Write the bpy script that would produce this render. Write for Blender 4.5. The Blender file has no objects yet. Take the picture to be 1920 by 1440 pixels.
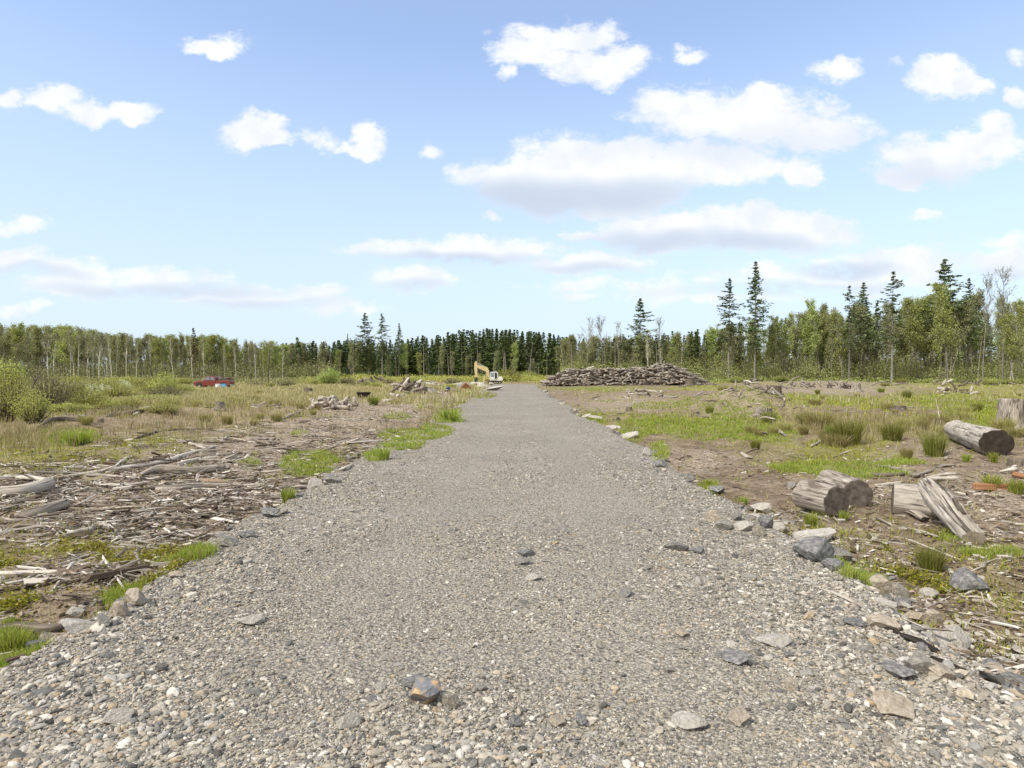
import bpy, math, random
import numpy as np
from mathutils import Vector, Matrix, Euler

PI = math.pi
rng = np.random.default_rng(11)
random.seed(11)
sc = bpy.context.scene
COL = sc.collection

# ------------------------------------------------------------------ camera
F = 1200.0                      # focal length in pixels of the 1920-wide photograph
CAM_H = 1.6
PITCH = math.atan(16.0 / F)
cam = bpy.data.cameras.new("camera")
cam.sensor_width = 36.0
cam.lens = F / 1920.0 * 36.0
cam.clip_start = 0.05
cam.clip_end = 9000
cam_o = bpy.data.objects.new("camera", cam)
cam_o.location = (0, 0, CAM_H)
cam_o.rotation_euler = (PI / 2 - PITCH, 0, 0)
COL.objects.link(cam_o)
sc.camera = cam_o

# ------------------------------------------------------------------ exposure
sc.view_settings.view_transform = 'Standard'
sc.view_settings.look = 'None'
sc.view_settings.exposure = 1.0
sc.view_settings.gamma = 1.0
sc.cycles.max_bounces = 5
sc.cycles.diffuse_bounces = 3
sc.cycles.transparent_max_bounces = 6
sc.cycles.caustics_reflective = False
sc.cycles.caustics_refractive = False

SUN_EL = math.radians(47)
SUN_AZ = math.radians(-128)      # compass style: 0 = +Y (ahead), negative = left; so left and behind


# ------------------------------------------------------------------ node helpers
class NT:
    def __init__(s, tree):
        s.t = tree
        s.n = tree.nodes
        s.l = tree.links

    def new(s, typ, **kw):
        nd = s.n.new(typ)
        for k, v in kw.items():
            setattr(nd, k, v)
        return nd

    def put(s, sock, v):
        if hasattr(v, 'is_output') or hasattr(v, 'links'):
            s.l.new(v, sock)
        else:
            sock.default_value = v

    def math(s, op, a, b=None, c=None, clamp=False):
        nd = s.new('ShaderNodeMath', operation=op, use_clamp=clamp)
        s.put(nd.inputs[0], a)
        if b is not None: s.put(nd.inputs[1], b)
        if c is not None: s.put(nd.inputs[2], c)
        return nd.outputs[0]

    def vmath(s, op, a, b=None, out=0):
        nd = s.new('ShaderNodeVectorMath', operation=op)
        s.put(nd.inputs[0], a)
        if b is not None:
            s.put(nd.inputs[3 if op == 'SCALE' else 1], b)
        return nd.outputs[out]

    def noise(s, vec, scale, detail=3, rough=0.55, dist=0.0, out='Fac'):
        nd = s.new('ShaderNodeTexNoise')
        if vec is not None: s.put(nd.inputs['Vector'], vec)
        nd.inputs['Scale'].default_value = scale
        nd.inputs['Detail'].default_value = detail
        nd.inputs['Roughness'].default_value = rough
        nd.inputs['Distortion'].default_value = dist
        return nd.outputs[out]

    def ramp(s, fac, stops, interp='LINEAR'):
        nd = s.new('ShaderNodeValToRGB')
        s.put(nd.inputs[0], fac)
        cr = nd.color_ramp
        cr.interpolation = interp
        while len(cr.elements) < len(stops): cr.elements.new(0.5)
        for e, (p, c) in zip(cr.elements, stops):
            e.position = p
            e.color = (c[0], c[1], c[2], 1) if len(c) == 3 else c
        return nd.outputs[0]

    def mix(s, fac, a, b, mode='MIX'):
        nd = s.new('ShaderNodeMix', data_type='RGBA', blend_type=mode)
        s.put(nd.inputs[0], fac)
        for sk, v in ((nd.inputs[6], a), (nd.inputs[7], b)):
            if isinstance(v, (tuple, list)): v = (v[0], v[1], v[2], 1)
            s.put(sk, v)
        return nd.outputs[2]

    def rmap(s, v, a, b, c=0.0, d=1.0, smooth=False):
        nd = s.new('ShaderNodeMapRange')
        if smooth: nd.interpolation_type = 'SMOOTHSTEP'
        s.put(nd.inputs[0], v)
        for i, x in enumerate((a, b, c, d)): nd.inputs[i + 1].default_value = x
        return nd.outputs[0]


# ------------------------------------------------------------------ world: Nishita sky with cumulus
def uv_of(px, py):
    """gnomonic sky coordinates (x/y, z/y) of a direction seen in the photograph"""
    a, b = (px - 960) / F, (720 - py) / F
    dy = math.cos(PITCH) + b * math.sin(PITCH)
    dz = -math.sin(PITCH) + b * math.cos(PITCH)
    return a / dy, dz / dy


CLOUDS = [  # px, py, rx, ry, weight
    (950, 322, 105, 42, 1.0), (1120, 312, 190, 62, 1.1), (1320, 305, 160, 48, 1.05), (1090, 362, 200, 48, 1.25), (1000, 350, 130, 45, 1.1), (1420, 312, 60, 30, .8),
    (1290, 432, 185, 42, 1.15), (1450, 432, 170, 46, 1.1), (1540, 432, 85, 20, .75),
    (1290, 205, 110, 55, .78), (1430, 225, 130, 60, .85), (1545, 250, 95, 42, .82), (1440, 185, 60, 30, .9), (1545, 200, 50, 16, .6),
    (1010, 100, 95, 34, 1.0), (1110, 118, 110, 38, .8), (1170, 105, 50, 25, .7), (1060, 68, 120, 28, .8), (945, 148, 20, 16, .5),
    (1740, 300, 105, 48, .85), (1830, 280, 90, 40, .85), (1850, 250, 40, 32, .6), (1720, 262, 55, 14, .5), (1690, 330, 60, 20, .6),
    (1760, 145, 62, 44, 1.0), (1800, 170, 55, 24, .75), (1568, 133, 48, 30, .8), (1500, 320, 46, 32, .8), (1300, 97, 34, 14, .6),
    (475, 245, 58, 40, .95), (500, 262, 50, 20, .8), (590, 258, 38, 22, .55), (692, 255, 42, 34, 1.1), (660, 270, 40, 14, .8), (812, 282, 18, 14, .5),
    (95, 182, 60, 22, .75), (160, 205, 60, 24, .85), (245, 205, 52, 26, .9), (20, 182, 34, 18, .7), (400, 86, 62, 18, .75),
    (860, 470, 210, 27, .8), (1090, 492, 130, 22, .8), (770, 527, 85, 25, .65), (915, 417, 18, 8, .6), (1100, 440, 45, 11, .6),
    (30, 498, 70, 28, .85), (165, 510, 110, 28, .75), (300, 528, 120, 26, .75), (470, 552, 170, 24, .7), (150, 540, 130, 20, .5), (30, 428, 60, 20, .55),
    (40, 585, 60, 14, .6), (640, 577, 80, 13, .5), (1680, 492, 160, 34, .85), (1880, 492, 80, 28, .8), (1520, 525, 220, 28, .55), (1180, 535, 190, 16, .5),
    (1900, 183, 28, 18, .8), (1912, 105, 24, 22, .7), (1740, 398, 30, 9, .5), (1890, 452, 60, 14, .55), (1680, 120, 14, 10, .5), (1300, 560, 260, 12, .35),
]
GREY = [  # shade painted on cloud undersides: px, py, rx, ry, strength
    (1010, 372, 210, 46, 1.0), (1150, 365, 190, 38, .9), (1230, 452, 170, 26, .8), (1400, 458, 190, 22, .75), (850, 486, 180, 16, .8),
    (1100, 503, 130, 12, .55), (1730, 332, 120, 26, .35), (1590, 506, 110, 22, .8), (1400, 270, 220, 22, .15), (300, 545, 260, 16, .6),
    (770, 540, 80, 12, .5), (1490, 545, 240, 14, .6), (60, 515, 110, 12, .5), (470, 568, 170, 12, .5), (1860, 520, 110, 16, .5),
]
world = bpy.data.worlds.new("World")
sc.world = world
world.use_nodes = True
w = NT(world.node_tree)
w.n.clear()
geo = w.new('ShaderNodeTexCoord')
sep = w.new('ShaderNodeSeparateXYZ')
w.l.new(geo.outputs['Generated'], sep.inputs[0])
dx, dy, dz = sep.outputs
ay = w.math('MAXIMUM', w.math('ABSOLUTE', dy), 0.25)
cu = w.math('DIVIDE', dx, ay)
cv = w.math('DIVIDE', dz, ay)
comb = w.new('ShaderNodeCombineXYZ')
w.l.new(cu, comb.inputs[0]); w.l.new(cv, comb.inputs[1])
P0 = comb.outputs[0]
# domain warp at two scales gives the billows
ns1 = w.noise(P0, 9.0, 2, .5, out='Color')
wv = w.vmath('SCALE', w.vmath('SUBTRACT', ns1, (.5, .5, .5)), 0.055)
ns2 = w.noise(P0, 34.0, 3, .6, out='Color')
wv2 = w.vmath('SCALE', w.vmath('SUBTRACT', ns2, (.5, .5, .5)), 0.024)
PW = w.vmath('ADD', w.vmath('ADD', P0, wv), wv2)
strech = w.vmath('MULTIPLY', P0, (1.0, 1.7, 0.0))
fb = w.noise(strech, 15.0, 9, .66)


def field(lst, pv):
    acc = None
    for (px, py, rx, ry, wt) in lst:
        u, v = uv_of(px, py)
        d = w.vmath('SUBTRACT', pv, (u, v, 0))
        d = w.vmath('MULTIPLY', d, (F / rx, F / ry, 0))
        ln = w.vmath('DOT_PRODUCT', d, d, out=1)
        val = w.math('MULTIPLY_ADD', ln, -wt, wt)
        acc = val if acc is None else w.math('SMOOTH_MAX', acc, val, 0.25)
    return acc


body = field(CLOUDS, PW)
dens = w.math('ADD', body, w.math('MULTIPLY', w.math('SUBTRACT', fb, 0.5), 3.0))
alpha = w.rmap(dens, -0.25, 0.62, 0, 1, True)
fb2 = w.noise(w.vmath('MULTIPLY', PW, (1.0, 1.9, 0.0)), 30.0, 8, .72, .4)
wisp = w.math('MULTIPLY', w.rmap(w.math('ADD', body, w.math('MULTIPLY', w.math('SUBTRACT', fb2, .5), 5.0)), -.1, 1.3, 0, 1, True), .6)
alpha = w.math('MAXIMUM', alpha, wisp)
fine = w.noise(PW, 14.0, 4, .6)
greyf = field(GREY, w.vmath('ADD', P0, w.vmath('SCALE', wv, .8)))
greym = w.rmap(w.math('ADD', greyf, w.math('MULTIPLY', w.math('SUBTRACT', fine, .5), .9)), -.6, 1.25, 0, 1, True)
sky = w.new('ShaderNodeTexSky', sky_type='NISHITA')
sky.sun_disc = False
sky.sun_elevation = SUN_EL
sky.sun_rotation = SUN_AZ
sky.air_density = 1.0
sky.dust_density = 0.4
sky.ozone_density = 1.0
elev = w.math('MAXIMUM', dz, 0.0)
# thin high veil whitens the lower sky
veil = w.rmap(elev, 0.03, 0.46, 0.95, 0.22)
skyc = w.mix(1.0, sky.outputs[0], (0.84, 0.83, 0.90), 'MULTIPLY')
skyc = w.mix(veil, skyc, (2.33, 2.80, 3.22))
white = w.mix(w.rmap(fine, .35, .7), (2.95, 3.1, 3.35), (3.7, 3.7, 3.7))
cloudc = w.mix(w.math('MULTIPLY', greym, 0.9), white, (1.90, 2.25, 2.80))
hz = w.rmap(elev, 0.03, 0.25, 0.85, 1.0)
final = w.mix(w.math('MULTIPLY', alpha, hz), skyc, cloudc)
# broken cloud added out of view, overhead and behind, to neutralise blue ambient light
ovn = w.noise(w.vmath('MULTIPLY', geo.outputs['Generated'], (1, 1, 2)), 2.2, 5, .6)
ovr = w.math('MAXIMUM', w.rmap(dz, .56, .72), w.math('MULTIPLY', w.rmap(dy, -.05, -.3), w.rmap(dz, .02, .12)))
final = w.mix(w.math('MULTIPLY', ovr, w.rmap(ovn, .34, .50)), final, (3.15, 3.1, 3.0))
bg = w.new('ShaderNodeBackground')
w.l.new(final, bg.inputs[0])
bg.inputs[1].default_value = 0.15
wo = w.new('ShaderNodeOutputWorld')
w.l.new(bg.outputs[0], wo.inputs[0])
world.cycles.sampling_method = 'MANUAL'
world.cycles.sample_map_resolution = 512

# ------------------------------------------------------------------ sun
sun = bpy.data.lights.new("sun", 'SUN')
sun.energy = 2.3
sun.angle = math.radians(1.6)
sun.color = (1.0, 0.93, 0.82)
sun_o = bpy.data.objects.new("sun", sun)
sd = Vector((math.sin(SUN_AZ) * math.cos(SUN_EL), math.cos(SUN_AZ) * math.cos(SUN_EL), math.sin(SUN_EL)))
sun_o.rotation_euler = (-sd).to_track_quat('-Z', 'Y').to_euler()
sun_o.location = (0, 0, 60)
COL.objects.link(sun_o)

# ------------------------------------------------------------------ numpy noise
_tab = rng.random((256, 256)).astype(np.float64)


def vnoise(x, y):
    xi, yi = np.floor(x).astype(int), np.floor(y).astype(int)
    fx, fy = x - xi, y - yi
    fx, fy = fx * fx * (3 - 2 * fx), fy * fy * (3 - 2 * fy)
    a = _tab[xi & 255, yi & 255]; b = _tab[(xi + 1) & 255, yi & 255]
    c = _tab[xi & 255, (yi + 1) & 255]; d = _tab[(xi + 1) & 255, (yi + 1) & 255]
    return (a * (1 - fx) + b * fx) * (1 - fy) + (c * (1 - fx) + d * fx) * fy


def fbm(x, y, f=1.0, o=4, g=0.5):
    s, a, t = 0, 1.0, 0
    for i in range(o):
        s = s + a * vnoise(x * f + 17.3 * i, y * f + 9.1 * i)
        t += a; a *= g; f *= 2.03
    return s / t


# ------------------------------------------------------------------ terrain
def road_half(y, side):
    y = np.asarray(y, float)
    base = 2.75 + 0.25 * np.clip((y - 3) / 12, 0, 1) + 1.2 * np.clip((y - 40) / 80, 0, 1)
    n = (fbm(y * 0 + side * 31.7 + 5, y, 0.5, 4) - .5) * 0.7
    return base + n * np.clip(1 + y / 60, 0, 1.6)


MOUNDS = []      # x, y, rx, ry, h


def pix_ground(px, py, z=0.0):
    a = (np.asarray(px, float) - 960) / F
    b = (720 - np.asarray(py, float)) / F
    dy = math.cos(PITCH) + b * math.sin(PITCH)
    dz = -math.sin(PITCH) + b * math.cos(PITCH)
    t = (z - CAM_H) / np.minimum(dz, -1e-4)
    return a * t, dy * t


def to_pix(x, y, z=-.15):
    x, y = np.asarray(x, float), np.maximum(np.asarray(y, float), .3)
    zz = z - CAM_H
    fwd = y * math.cos(PITCH) - zz * math.sin(PITCH)
    up = y * math.sin(PITCH) + zz * math.cos(PITCH)
    return 960 + F * x / fwd, 720 - F * up / fwd


def mound(px, py, rpx, rdepth, h):
    x, y = pix_ground(px, py, -.15)
    MOUNDS.append((float(x), float(y), float(rpx * y / F), rdepth, h))


mound(1392, 768, 80, 3.6, 1.0)
mound(1325, 760, 50, 3.0, .45)
mound(1560, 722, 100, 8, .8)
mound(1205, 745, 60, 5, .4)
mound(1790, 730, 110, 8, .7)
mound(1430, 722, 60, 8, .6)
mound(330, 775, 60, 2.5, .3)
mound(150, 795, 120, 2, .25)
mound(630, 768, 40, 2, .08)
mound(1840, 1075, 60, .5, .08)
mound(690, 718, 60, 6, .5)


def field_z(x, y):
    x, y = np.asarray(x, float), np.asarray(y, float)
    r = np.hypot(x, y)
    z = -0.17 + (fbm(x, y, .13, 3) - .5) * .34 * np.clip(r / 12, .2, 1) + (fbm(x + 50, y, .9, 3) - .5) * .17 \
        + (fbm(x, y + 33, 4.0, 4) - .5) * .11 * np.clip(30 / (r + 1), 0, 1)
    z = z + np.clip((r - 60) / 140, 0, 1) * (fbm(x, y, .03, 2) - .5) * 1.2
    for (mx, my, rx, ry, h) in MOUNDS:
        z = z + h * np.exp(-(((x - mx) / rx) ** 2 + ((y - my) / ry) ** 2) * 1.2) * (0.7 + .6 * fbm(x, y, 1.3, 3))
    return z


def in_road(x, y):
    """1 inside the road, falling to 0 just outside the shoulder"""
    hw = np.where(x < 0, road_half(y, -1), road_half(y, 1))
    d = (hw + .05 - np.abs(x))
    e = np.clip((126 - y) / 3, 0, 1)
    return np.clip(d / .35, 0, 1) * e


def gz(x, y):
    z = field_z(x, y)
    k = in_road(np.asarray(x, float), np.asarray(y, float))
    return z * (1 - k) + (-0.42) * k


def coarse(x, y):
    """0 on the compacted wheel tracks, 1 on loose gravel"""
    x, y = np.asarray(x, float), np.asarray(y, float)
    wob = (fbm(y * 0 + 3, y, .15, 2) - .5) * .8
    tr = np.exp(-((np.abs(x + wob) - .95) / .42) ** 2)
    e = np.clip((np.abs(x) - 1.5) / 1.0, 0, 1)
    c = .62 + (fbm(x, y, .8, 3) - .5) * 1.3 + .55 * e - .55 * tr
    return np.clip(c, 0, 1)


def road_z(x, y):
    x, y = np.asarray(x, float), np.asarray(y, float)
    hw = np.where(x < 0, road_half(y, -1), road_half(y, 1))
    e = np.abs(x) - hw
    z = 0.012 - 0.03 * (x / 3) ** 2 + .018 * (coarse(x, y) - .5) + (fbm(x, y, .8, 3) - .5) * .05 + (fbm(x, y, 5, 3) - .5) * .03 * np.clip(20 / (y + 8), 0, 1)
    z = z - np.clip(e + .12, 0, 3) ** 1.0 * 0.75
    z = z - np.clip((y - 118) / 8, 0, 1) * .4
    return z


def top_z(x, y):
    return np.maximum(gz(x, y), np.where(in_road(x, y) > 0, road_z(x, y), -9))


def G(px, py):
    """point on the ground or road seen at this pixel"""
    z = -.1
    for i in range(5):
        x, y = pix_ground(px, py, z)
        z = float(top_z(np.array([x]), np.array([y]))[0])
    return Vector((float(x), float(y), z))


# ------------------------------------------------------------------ image-guided cover maps (evaluated on the ground)
def blobs(px, py, lst):
    m = np.zeros_like(px)
    for (cx, cy, rx, ry) in lst:
        m = np.maximum(m, np.clip(1.25 - np.sqrt(((px - cx) / rx) ** 2 + ((py - cy) / ry) ** 2), 0, 1))
    return m


BRIGHT = [(780, 818, 62, 15), (752, 843, 42, 11), (702, 862, 16, 14), (835, 782, 22, 16), (842, 792, 28, 8), (130, 820, 50, 14), (580, 872, 46, 22),
          (745, 778, 22, 7), (1190, 803, 26, 16), (1235, 793, 70, 13), (1330, 800, 100, 17), (1395, 795, 70, 24), (1440, 812, 60, 10), (1375, 772, 60, 8),
          (1500, 745, 55, 9), (1238, 850, 12, 30), (1330, 903, 16, 12), (1560, 868, 90, 9), (1500, 866, 50, 9), (1610, 1092, 34, 22), (1860, 1038, 44, 7),
          (1860, 768, 80, 20), (1740, 742, 70, 13), (1130, 728, 110, 5), (1120, 787, 16, 8), (1575, 748, 40, 8), (1790, 795, 80, 12), (1650, 880, 50, 8),
          (1250, 762, 60, 6), (1790, 1008, 26, 8), (20, 1180, 28, 12), (345, 1060, 45, 14), (1400, 718, 80, 4), (870, 742, 12, 6), (905, 745, 20, 6),
          (560, 815, 16, 4), (470, 872, 20, 5), (230, 1105, 24, 14), (30, 1235, 30, 18), (1690, 855, 40, 8)]
OLIVE = [(80, 850, 200, 45), (260, 835, 130, 28), (420, 812, 60, 12), (80, 1050, 200, 70), (240, 1035, 120, 40), (280, 1090, 120, 30), (150, 1110, 130, 40),
         (60, 1220, 80, 40), (1750, 780, 330, 50), (1600, 820, 200, 40), (1480, 860, 140, 20), (1560, 1000, 100, 30), (1720, 1040, 160, 40), (1850, 1080, 110, 70),
         (1460, 930, 60, 20), (340, 1050, 60, 30), (640, 870, 60, 20), (560, 900, 60, 14)]
STRAW = [(60, 830, 120, 40), (440, 785, 150, 22), (300, 750, 400, 30), (520, 745, 220, 30), (700, 722, 300, 12), (1500, 790, 140, 16), (1640, 800, 160, 20),
         (1000, 712, 200, 6)]
BARE = [(682, 754, 60, 14), (840, 735, 30, 8),(700, 775, 130, 24), (820, 748, 70, 14), (600, 800, 90, 20), (1170, 755, 150, 24), (1370, 762, 120, 26), (1540, 733, 150, 12), (1300, 880, 150, 40), (1420, 930, 90, 30), (1700, 735, 90, 6), (1620, 775, 110, 10), (1080, 745, 60, 14), (1740, 825, 60, 8)]
CHIPS = [(700, 772, 140, 24), (835, 745, 60, 12), (160, 1085, 150, 50), (60, 1180, 80, 30), (1180, 758, 130, 18), (1600, 1040, 100, 20), (1500, 960, 60, 12),(120, 930, 330, 62), (380, 900, 260, 80), (560, 840, 200, 60), (640, 800, 160, 40), (760, 765, 90, 22), (520, 800, 130, 20), (1340, 860, 120, 16),
         (1850, 930, 110, 60), (1650, 925, 90, 20), (1400, 760, 120, 26), (1560, 730, 160, 12), (1720, 845, 120, 10), (1830, 1000, 100, 40), (200, 960, 300, 50)]


def cover(x, y):
    px, py = to_pix(x, y)
    j1 = (fbm(x, y, 1.1, 4) - .5); j2 = (fbm(x + 40, y + 7, 1.1, 4) - .5)
    dist = np.clip(y, 2, 200)
    kx = px + j1 * 60 ; ky = py + j2 * np.clip(900 / dist, 4, 60)
    out = {}
    n = fbm(x + 9, y, .7, 4)
    nf = fbm(x + 90, y * .35, .14, 3)
    br = blobs(kx, ky, BRIGHT)
    ol = blobs(kx, ky, OLIVE) * np.clip((n - .36) * 5, 0, 1)
    st = blobs(kx, ky, STRAW)
    ch = blobs(kx, ky, CHIPS)
    far = np.clip((dist - 16) / 25, 0, 1)
    left = px < 900
    # beyond the mapped zones: left field straw with green, right field mixed brown and green
    st = np.where(left, np.maximum(st, far * np.clip((nf - .3) * 4, .25, 1)), np.maximum(st, far * .25 * np.clip((nf - .4) * 5, 0, 1)))
    ol = np.where(left, np.maximum(ol, far * np.clip((.62 - nf) * 4, .1, .8)), np.maximum(ol, far * np.clip((nf - .42) * 5, 0, .8)))
    br = np.where((~left) & (px > 1100), np.maximum(br, far * .8 * np.clip((fbm(x, y * .3, .3, 3) - .55) * 7, 0, 1)), br)
    ba = 1 - np.clip(blobs(kx, ky, BARE) * 1.6, 0, .93)
    st = st * ba; ol = ol * ba; br = br * np.clip(ba + .25, 0, 1)
    ol = ol * np.clip(1.3 - (py - 900) / 160, .35, 1)
    side = (np.abs(px - 960) > 700) & (py > 1250)
    ch = np.where(side & left, .4, ch)
    return br, ol, st, ch, px, py


# ------------------------------------------------------------------ mesh building
def mesh_from(name, V, Fc, mats, midx=None, smooth=False, attrs=None):
    me = bpy.data.meshes.new(name)
    V = np.ascontiguousarray(V, dtype=np.float32)
    if not isinstance(Fc, (list, tuple)): Fc = [Fc]
    Fc = [np.asarray(f, np.int32) for f in Fc if len(f)]
    tot = [np.full(len(f), f.shape[1], np.int32) for f in Fc]
    tot = np.concatenate(tot); loops = np.concatenate([f.ravel() for f in Fc])
    start = np.concatenate([[0], np.cumsum(tot)[:-1]]).astype(np.int32)
    me.vertices.add(len(V)); me.vertices.foreach_set('co', V.ravel())
    me.loops.add(len(loops)); me.loops.foreach_set('vertex_index', loops)
    me.polygons.add(len(tot)); me.polygons.foreach_set('loop_start', start); me.polygons.foreach_set('loop_total', tot)
    if midx is not None: me.polygons.foreach_set('material_index', np.asarray(midx, np.int32))
    me.polygons.foreach_set('use_smooth', np.full(len(tot), bool(smooth)))
    for m in (mats if isinstance(mats, (list, tuple)) else [mats]): me.materials.append(m)
    for k, v in (attrs or {}).items():
        v = np.ascontiguousarray(v, np.float32)
        if v.ndim == 1:
            a = me.attributes.new(k, 'FLOAT', 'POINT'); a.data.foreach_set('value', v)
        elif v.shape[1] == 3:
            a = me.attributes.new(k, 'FLOAT_VECTOR', 'POINT'); a.data.foreach_set('vector', v.ravel())
        else:
            a = me.attributes.new(k, 'FLOAT_COLOR', 'POINT'); a.data.foreach_set('color', v.ravel())
    me.update(calc_edges=True)
    return me


def link(name, me, parent=None, loc=(0, 0, 0), rot=(0, 0, 0), scale=(1, 1, 1)):
    o = bpy.data.objects.new(name, me)
    COL.objects.link(o)
    o.location = loc; o.rotation_euler = rot; o.scale = scale
    if parent is not None: o.parent = parent
    return o


def empty(name, loc=(0, 0, 0), rz=0.0, scale=1.0):
    o = bpy.data.objects.new(name, None)
    o.empty_display_size = .2
    COL.objects.link(o)
    o.location = loc; o.rotation_euler = (0, 0, rz); o.scale = (scale,) * 3 if not hasattr(scale, '__len__') else scale
    return o


def tag(o, label=None, cat=None, group=None, kind=None):
    if label: o['label'] = label
    if cat: o['category'] = cat
    if group: o['group'] = group
    if kind: o['kind'] = kind
    return o


def dup(o, loc=None, rz=None, scale=None, label=None):
    c = o.copy(); COL.objects.link(c)
    if loc is not None: c.location = loc
    if rz is not None: c.rotation_euler = (o.rotation_euler[0], o.rotation_euler[1], rz)
    if scale is not None: c.scale = scale if hasattr(scale, '__len__') else (scale,) * 3
    if label: c['label'] = label
    for ch in list(o.children):
        d = ch.copy(); COL.objects.link(d); d.parent = c
    return c


def rotz(a):
    c, s = np.cos(a), np.sin(a); z = np.zeros_like(a); o = np.ones_like(a)
    return np.stack([np.stack([c, -s, z], -1), np.stack([s, c, z], -1), np.stack([z, z, o], -1)], -2)


def rotx(a):
    c, s = np.cos(a), np.sin(a); z = np.zeros_like(a); o = np.ones_like(a)
    return np.stack([np.stack([o, z, z], -1), np.stack([z, c, -s], -1), np.stack([z, s, c], -1)], -2)


def roty(a):
    c, s = np.cos(a), np.sin(a); z = np.zeros_like(a); o = np.ones_like(a)
    return np.stack([np.stack([c, z, s], -1), np.stack([z, o, z], -1), np.stack([-s, z, c], -1)], -2)


def scatter(V, Fc, pos, R, S):
    """copies of one small shape baked into arrays"""
    n = len(pos)
    if V.ndim == 2: V = np.broadcast_to(V, (n,) + V.shape)
    W = np.einsum('nij,nvj->nvi', R, V * S[:, None, :]) + pos[:, None, :]
    Fo = (Fc[None] + (np.arange(n) * V.shape[1])[:, None, None]).reshape(-1, Fc.shape[1])
    return W.reshape(-1, 3), Fo


def join(parts):
    Vs, Fs, off = [], [], 0
    for V, Fc in parts:
        Vs.append(V); Fs.append(Fc + off); off += len(V)
    return np.concatenate(Vs), np.concatenate(Fs)


def ico(sub):
    import bmesh
    bm = bmesh.new(); bmesh.ops.create_icosphere(bm, subdivisions=sub, radius=1.0)
    V = np.array([v.co[:] for v in bm.verts]); Fc = np.array([[v.index for v in f.verts] for f in bm.faces]); bm.free()
    return V, Fc


# ------------------------------------------------------------------ materials
def mat(name):
    m = bpy.data.materials.new(name); m.use_nodes = True
    t = NT(m.node_tree); t.n.clear()
    out = t.new('ShaderNodeOutputMaterial')
    return m, t, out


def principled(t, out, col, rough=.9, bump=None, bstr=.3, bdist=.02, spec=.25, metallic=0.0):
    p = t.new('ShaderNodeBsdfPrincipled')
    if isinstance(col, (tuple, list)): p.inputs['Base Color'].default_value = (col[0], col[1], col[2], 1)
    else: t.l.new(col, p.inputs['Base Color'])
    t.put(p.inputs['Roughness'], rough)
    p.inputs['Specular IOR Level'].default_value = spec
    p.inputs['Metallic'].default_value = metallic
    if bump is not None:
        b = t.new('ShaderNodeBump'); b.inputs['Strength'].default_value = bstr; b.inputs['Distance'].default_value = bdist
        t.l.new(bump, b.inputs['Height']); t.l.new(b.outputs[0], p.inputs['Normal'])
    t.l.new(p.outputs[0], out.inputs[0])
    return p


STONE_STOPS = [(0, (.095, .09, .08)), (.15, (.17, .172, .17)), (.30, (.34, .31, .255)), (.45, (.43, .39, .32)), (.56, (.20, .195, .185)),
               (.66, (.55, .52, .455)), (.75, (.39, .30, .195)), (.82, (.30, .295, .28)), (.90, (.68, .65, .585)), (1, (.17, .145, .115))]


def m_stones():
    m, t, out = mat('gravel_stone')
    g = t.new('ShaderNodeNewGeometry')
    c = t.ramp(g.outputs['Random Per Island'], STONE_STOPS)
    tc = t.new('ShaderNodeTexCoord')
    n = t.noise(tc.outputs['Object'], 60, 3, .6)
    c = t.mix(.7, c, t.ramp(n, [(.25, (.55, .54, .52)), (.75, (1.2, 1.19, 1.17))]), 'MULTIPLY')
    principled(t, out, c, .9, n, .3, .01)
    return m


def m_road():
    m, t, out = mat('gravel_road')
    tc = t.new('ShaderNodeTexCoord'); P = tc.outputs['Object']
    def vor(scale):
        v = t.new('ShaderNodeTexVoronoi'); t.l.new(P, v.inputs['Vector']); v.inputs['Scale'].default_value = scale
        return v
    v1 = vor(42.0); v2 = vor(95.0); v3 = vor(16.0)
    s1 = t.new('ShaderNodeSeparateColor'); t.l.new(v1.outputs['Color'], s1.inputs[0])
    s2 = t.new('ShaderNodeSeparateColor'); t.l.new(v2.outputs['Color'], s2.inputs[0])
    s3 = t.new('ShaderNodeSeparateColor'); t.l.new(v3.outputs['Color'], s3.inputs[0])
    c = t.mix(.5, t.ramp(s1.outputs[0], STONE_STOPS), t.ramp(s2.outputs[0], STONE_STOPS))
    c = t.mix(t.rmap(s3.outputs[1], .8, .82), c, t.ramp(s3.outputs[0], STONE_STOPS))
    dirt = t.noise(P, 2.2, 5, .6)
    c = t.mix(t.rmap(dirt, .45, .7, 0, .5), c, (.34, .30, .24))
    ca = t.new('ShaderNodeAttribute'); ca.attribute_name = 'coarse'
    fine_ = t.mix(.3, t.ramp(s2.outputs[0], STONE_STOPS), (.35, .325, .28))
    c = t.mix(t.rmap(ca.outputs['Fac'], .2, .7, .9, 0), c, fine_)
    big = t.noise(P, .35, 3, .6)
    c = t.mix(1.0, c, t.ramp(big, [(.3, (.86, .85, .83)), (.7, (1.06, 1.05, 1.03))]), 'MULTIPLY')
    gap = t.rmap(v1.outputs['Distance'], .35, .75, 1, .55)
    c = t.mix(1.0, c, gap, 'MULTIPLY')
    # washboard left by wheels, mid distance
    h = t.math('ADD', t.math('MULTIPLY', v1.outputs['Distance'], -1.0), t.math('MULTIPLY', v3.outputs['Distance'], -.8))
    principled(t, out, c, .95, h, .8, .02)
    return m


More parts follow.
